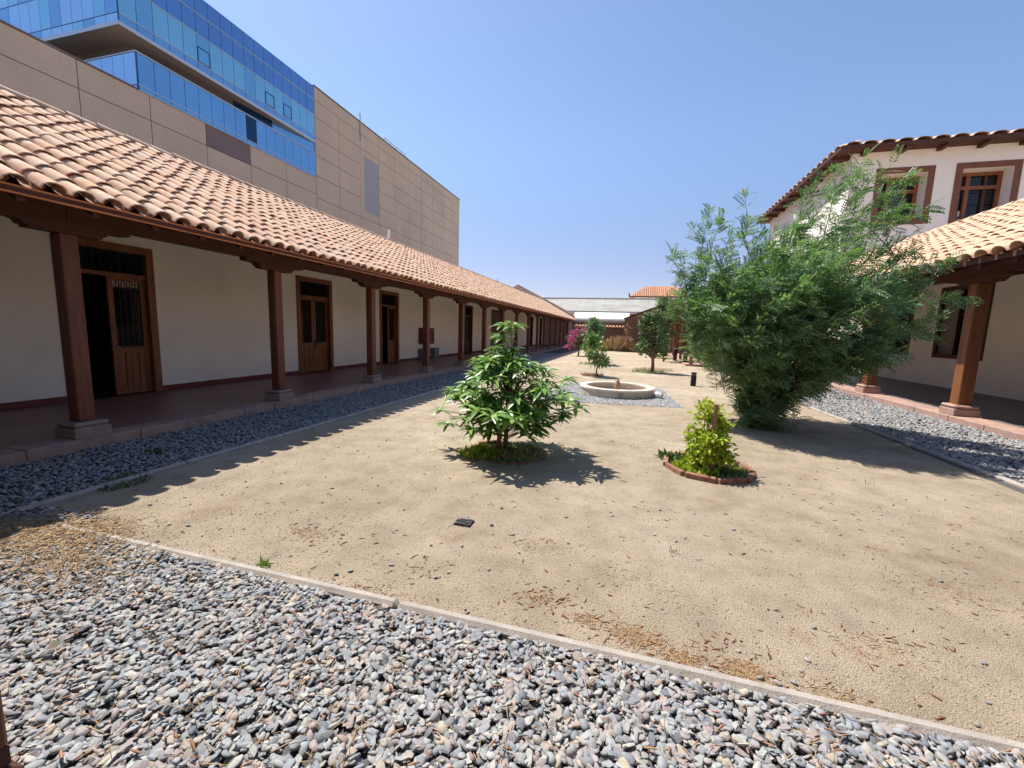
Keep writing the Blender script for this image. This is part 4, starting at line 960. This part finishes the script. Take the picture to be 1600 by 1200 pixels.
part('globe', MB().lathe([(.0, 0), (.05, .008), (.083, .04), (.095, .085), (.083, .13), (.05, .162), (0, .17)], (.76, 11.0, 0), 20), 'white_paint', bl, smooth=True)
part('cap', MB().tube([(.82, 10.94, .085), (.85, 10.91, .085)], .05, 12), 'fountain_rim', bl)
for (x, y, h, lab) in ((2.03, 14.3, .44, 'black bollard light nearest the feathery shrub'), (2.82, 28.4, .92, 'black bollard light with a pale band, second from the far end'), (2.62, 33.2, .9, 'black bollard light farthest away, before the far gallery posts'), (3.05, 25.2, .8, 'black bollard light half hidden by feathery twigs')):
    t = thing('bollard', (x, y, 0), lab, 'bollard', 'black bollard lights along the right side')
    r = .085 if h < .5 else .12
    part('post', MB().lathe([(r, 0), (r, h*.78), (r*.85, h*.785)], (x, y, 0), 16), 'black_plastic', t, smooth=False)
    part('light_band', MB().lathe([(r*.82, h*.785), (r*.82, h*.88)], (x, y, 0), 16), 'alu' if 20 < y < 30 else 'grey_box', t)
    part('cap', MB().lathe([(r, h*.88), (r, h*.98), (r*.8, h)], (x, y, 0), 16), 'black_plastic', t)
t = thing('floodlight', (-1.45, 41.2, 0), 'small white floodlight box on the ground by the far wall', 'floodlight'); part('lamp_box', MB().cbox(-1.75, -1.2, 41.1, 41.3, .05, .36, .02), 'white_paint', t); part('bracket', MB().box(-1.5, -1.45, 41.12, 41.28, 0, .05), 'iron', t)
t = thing('drain_cover', (-1.23, 3.04, 0), 'small dark grey square drain cover of rough stone in the sand', 'drain cover')
part('frame', MB().box(-1.305, -1.155, 2.985, 3.10, -.01, .006), 'iron', t)
for i in range(7):
    for j in range(4):
        x, y = -1.295+i*.02, 2.992+j*.026
        part('stone_chip', MB().cbox(x, x+.017, y, y+.022, .004, .012+random.random()*.012, .004), 'gravel_base', t)
# post of the near gallery at the photographer's side
ng = thing('near_gallery', (0, -1.5, 0), 'dark brown timber post of the gallery on the photographer\'s side, lower left corner', 'building')
for x in (-5.0, -1.84, 1.9, 5.4):
    p = part('post', MB().cbox(x-.105, x+.105, .46, .66, .30, 2.6, .01), 'wood_post', ng, (x, .56, .3)); part('post_base', MB().cbox(x-.14, x+.14, .43, .68, 0, .24, .03).box(x-.10, x+.10, .46, .66, .24, .302), 'wood_dark', p)
part('beam', MB().box(-9, 6.2, .47, .65, 2.6, 2.9), 'wood_beam', ng)
part('wall', MB().box(-14, 14, -2.8, -2.4, 0, 4.6), 'plaster', ng)
part('floor_slab', MB().box(-9, 10.2, -2.4, .3, .006, .12), 'red_floor', ng)
part('roof', MB().prism([(1.0, 2.82), (1.0, 2.95), (-2.8, 4.95), (-2.8, 4.82)], 0, -14, 12), 'wood_beam', ng)  # unseen roof, drawn wide to block low sky and darken camera-facing sides

# ------------------------------------------------------------------ litter
def sticks(name, n, fn, ln, rd, m, flat=.12, seg=3):
    pv_ = []; 
    for x in (-.5, 0, .5):
        for k in range(seg):
            a = 6.283*k/seg; pv_.append((x, math.cos(a)*(1 if x == 0 else .6), math.sin(a)*(1 if x == 0 else .6)+(.0 if x == 0 else -.3)))
    pf_ = [(i*seg+k, i*seg+(k+1) % seg, (i+1)*seg+(k+1) % seg, (i+1)*seg+k) for i in range(2) for k in range(seg)]
    xy = fn(n); n = len(xy); a = RNG.uniform(0, 6.28, n); e = RNG.normal(0, flat, n); R = frames(np.column_stack([np.cos(a), np.sin(a), e]))
    l = RNG.uniform(*ln, n); r = RNG.uniform(*rd, n); S = np.zeros((n, 3, 3)); S[:, 0, 0] = l; S[:, 1, 1] = r; S[:, 2, 2] = r*.7
    z = np.abs(e)*l*.3+r*.5+(xy[:, 2] if xy.shape[1] > 2 else 0)
    V, F = inst(np.array(pv_), np.array(pf_), R@S, np.column_stack([xy[:, :2], z])); return put(name, npmesh(name, V, F, m, True), None, (0, 0, 0), kind='stuff')
def heaps(hs, zz_=0):
    hs = np.array(hs)
    def fn(n):
        k = RNG.choice(len(hs), n, p=hs[:, 3]/hs[:, 3].sum()); return np.column_stack([hs[k, 0]+RNG.normal(0, 1, n)*hs[k, 2], hs[k, 1]+RNG.normal(0, 1, n)*hs[k, 2]*.6, np.full(n, zz_)])
    return fn
near_heaps = [(-.42, 2.30, .06, 1), (-.14, 2.19, .05, 1), (.13, 2.13, .07, 3), (.34, 2.05, .04, 2), (.64, 2.06, .045, 5), (1.0, 2.0, .08, 2), (-1.4, 2.0, .1, 1), (1.35, 2.45, .12, 1), (-2.3, 2.5, .08, 1), (2.1, 3.2, .2, 1.5), (-.6, 2.9, .15, 1), (.2, 2.6, .2, 1)]
sticks('straw_litter', 2600, heaps(near_heaps), (.012, .055), (.001, .0028), 'litter')
sticks('leaf_litter', 420, heaps([(a, b, c*1.6, d) for a, b, c, d in near_heaps]+[(2.4, 2.9, .3, 2), (1.7, 3.6, .4, 2), (2.9, 4.4, .4, 2)]), (.012, .05), (.002, .006), 'straw_red', .15, 4)
sticks('straw_litter', 3600, heaps([(-3.95, 1.80, .28, 5), (-3.3, 1.66, .26, 2), (-4.4, 1.75, .2, 2), (-3.7, 2.02, .15, 1)], .04), (.015, .055), (.002, .005), 'litter')
sticks('straw_litter', 700, lambda n: np.column_stack([rect_pts(n, -3.6, 1.6, .7, 1.9), np.full(n, .042)]), (.03, .13), (.0008, .0022), 'straw', .18)
sticks('pod_litter', 230, lambda n: in_view(n, 1.99, 7.5), (.014, .05), (.003, .007), 'pod', .1, 4)
sticks('pod_litter', 300, heaps([(-1.2, 2.35, .12, 2), (.55, 2.2, .10, 2), (1.6, 2.6, .15, 2), (2.6, 3.6, .25, 2), (-2.9, 2.8, .15, 1), (0.2, 3.9, .25, 1), (-.9, 3.6, .2, 1), (1.9, 5.2, .3, 1), (-2.2, 2.55, .16, 2), (-.4, 2.3, .1, 2), (0, 2.15, .12, 2), (1.1, 2.6, .2, 2), (2.0, 4.2, .5, 3), (-1.9, 2.45, .2, 2), (3.0, 6.8, .8, 3), (.9, 3.3, .35, 2), (-2.1, 5.0, .15, 1)]), (.012, .05), (.002, .0045), 'pod', .1, 4)
sticks('leaf_litter', 420, lambda n: np.column_stack([rect_pts(n, -3.6, 1.6, .8, 1.9), np.full(n, .04)]), (.02, .05), (.003, .006), 'straw_red', .15, 4)
sticks('straw_litter', 600, heaps([(2.6, 7.7, .55, 3), (2.2, 8.2, .4, 2), (3.4, 7.2, .4, 2), (-1.3, 5.3, .3, 1)]), (.03, .10), (.001, .003), 'straw')
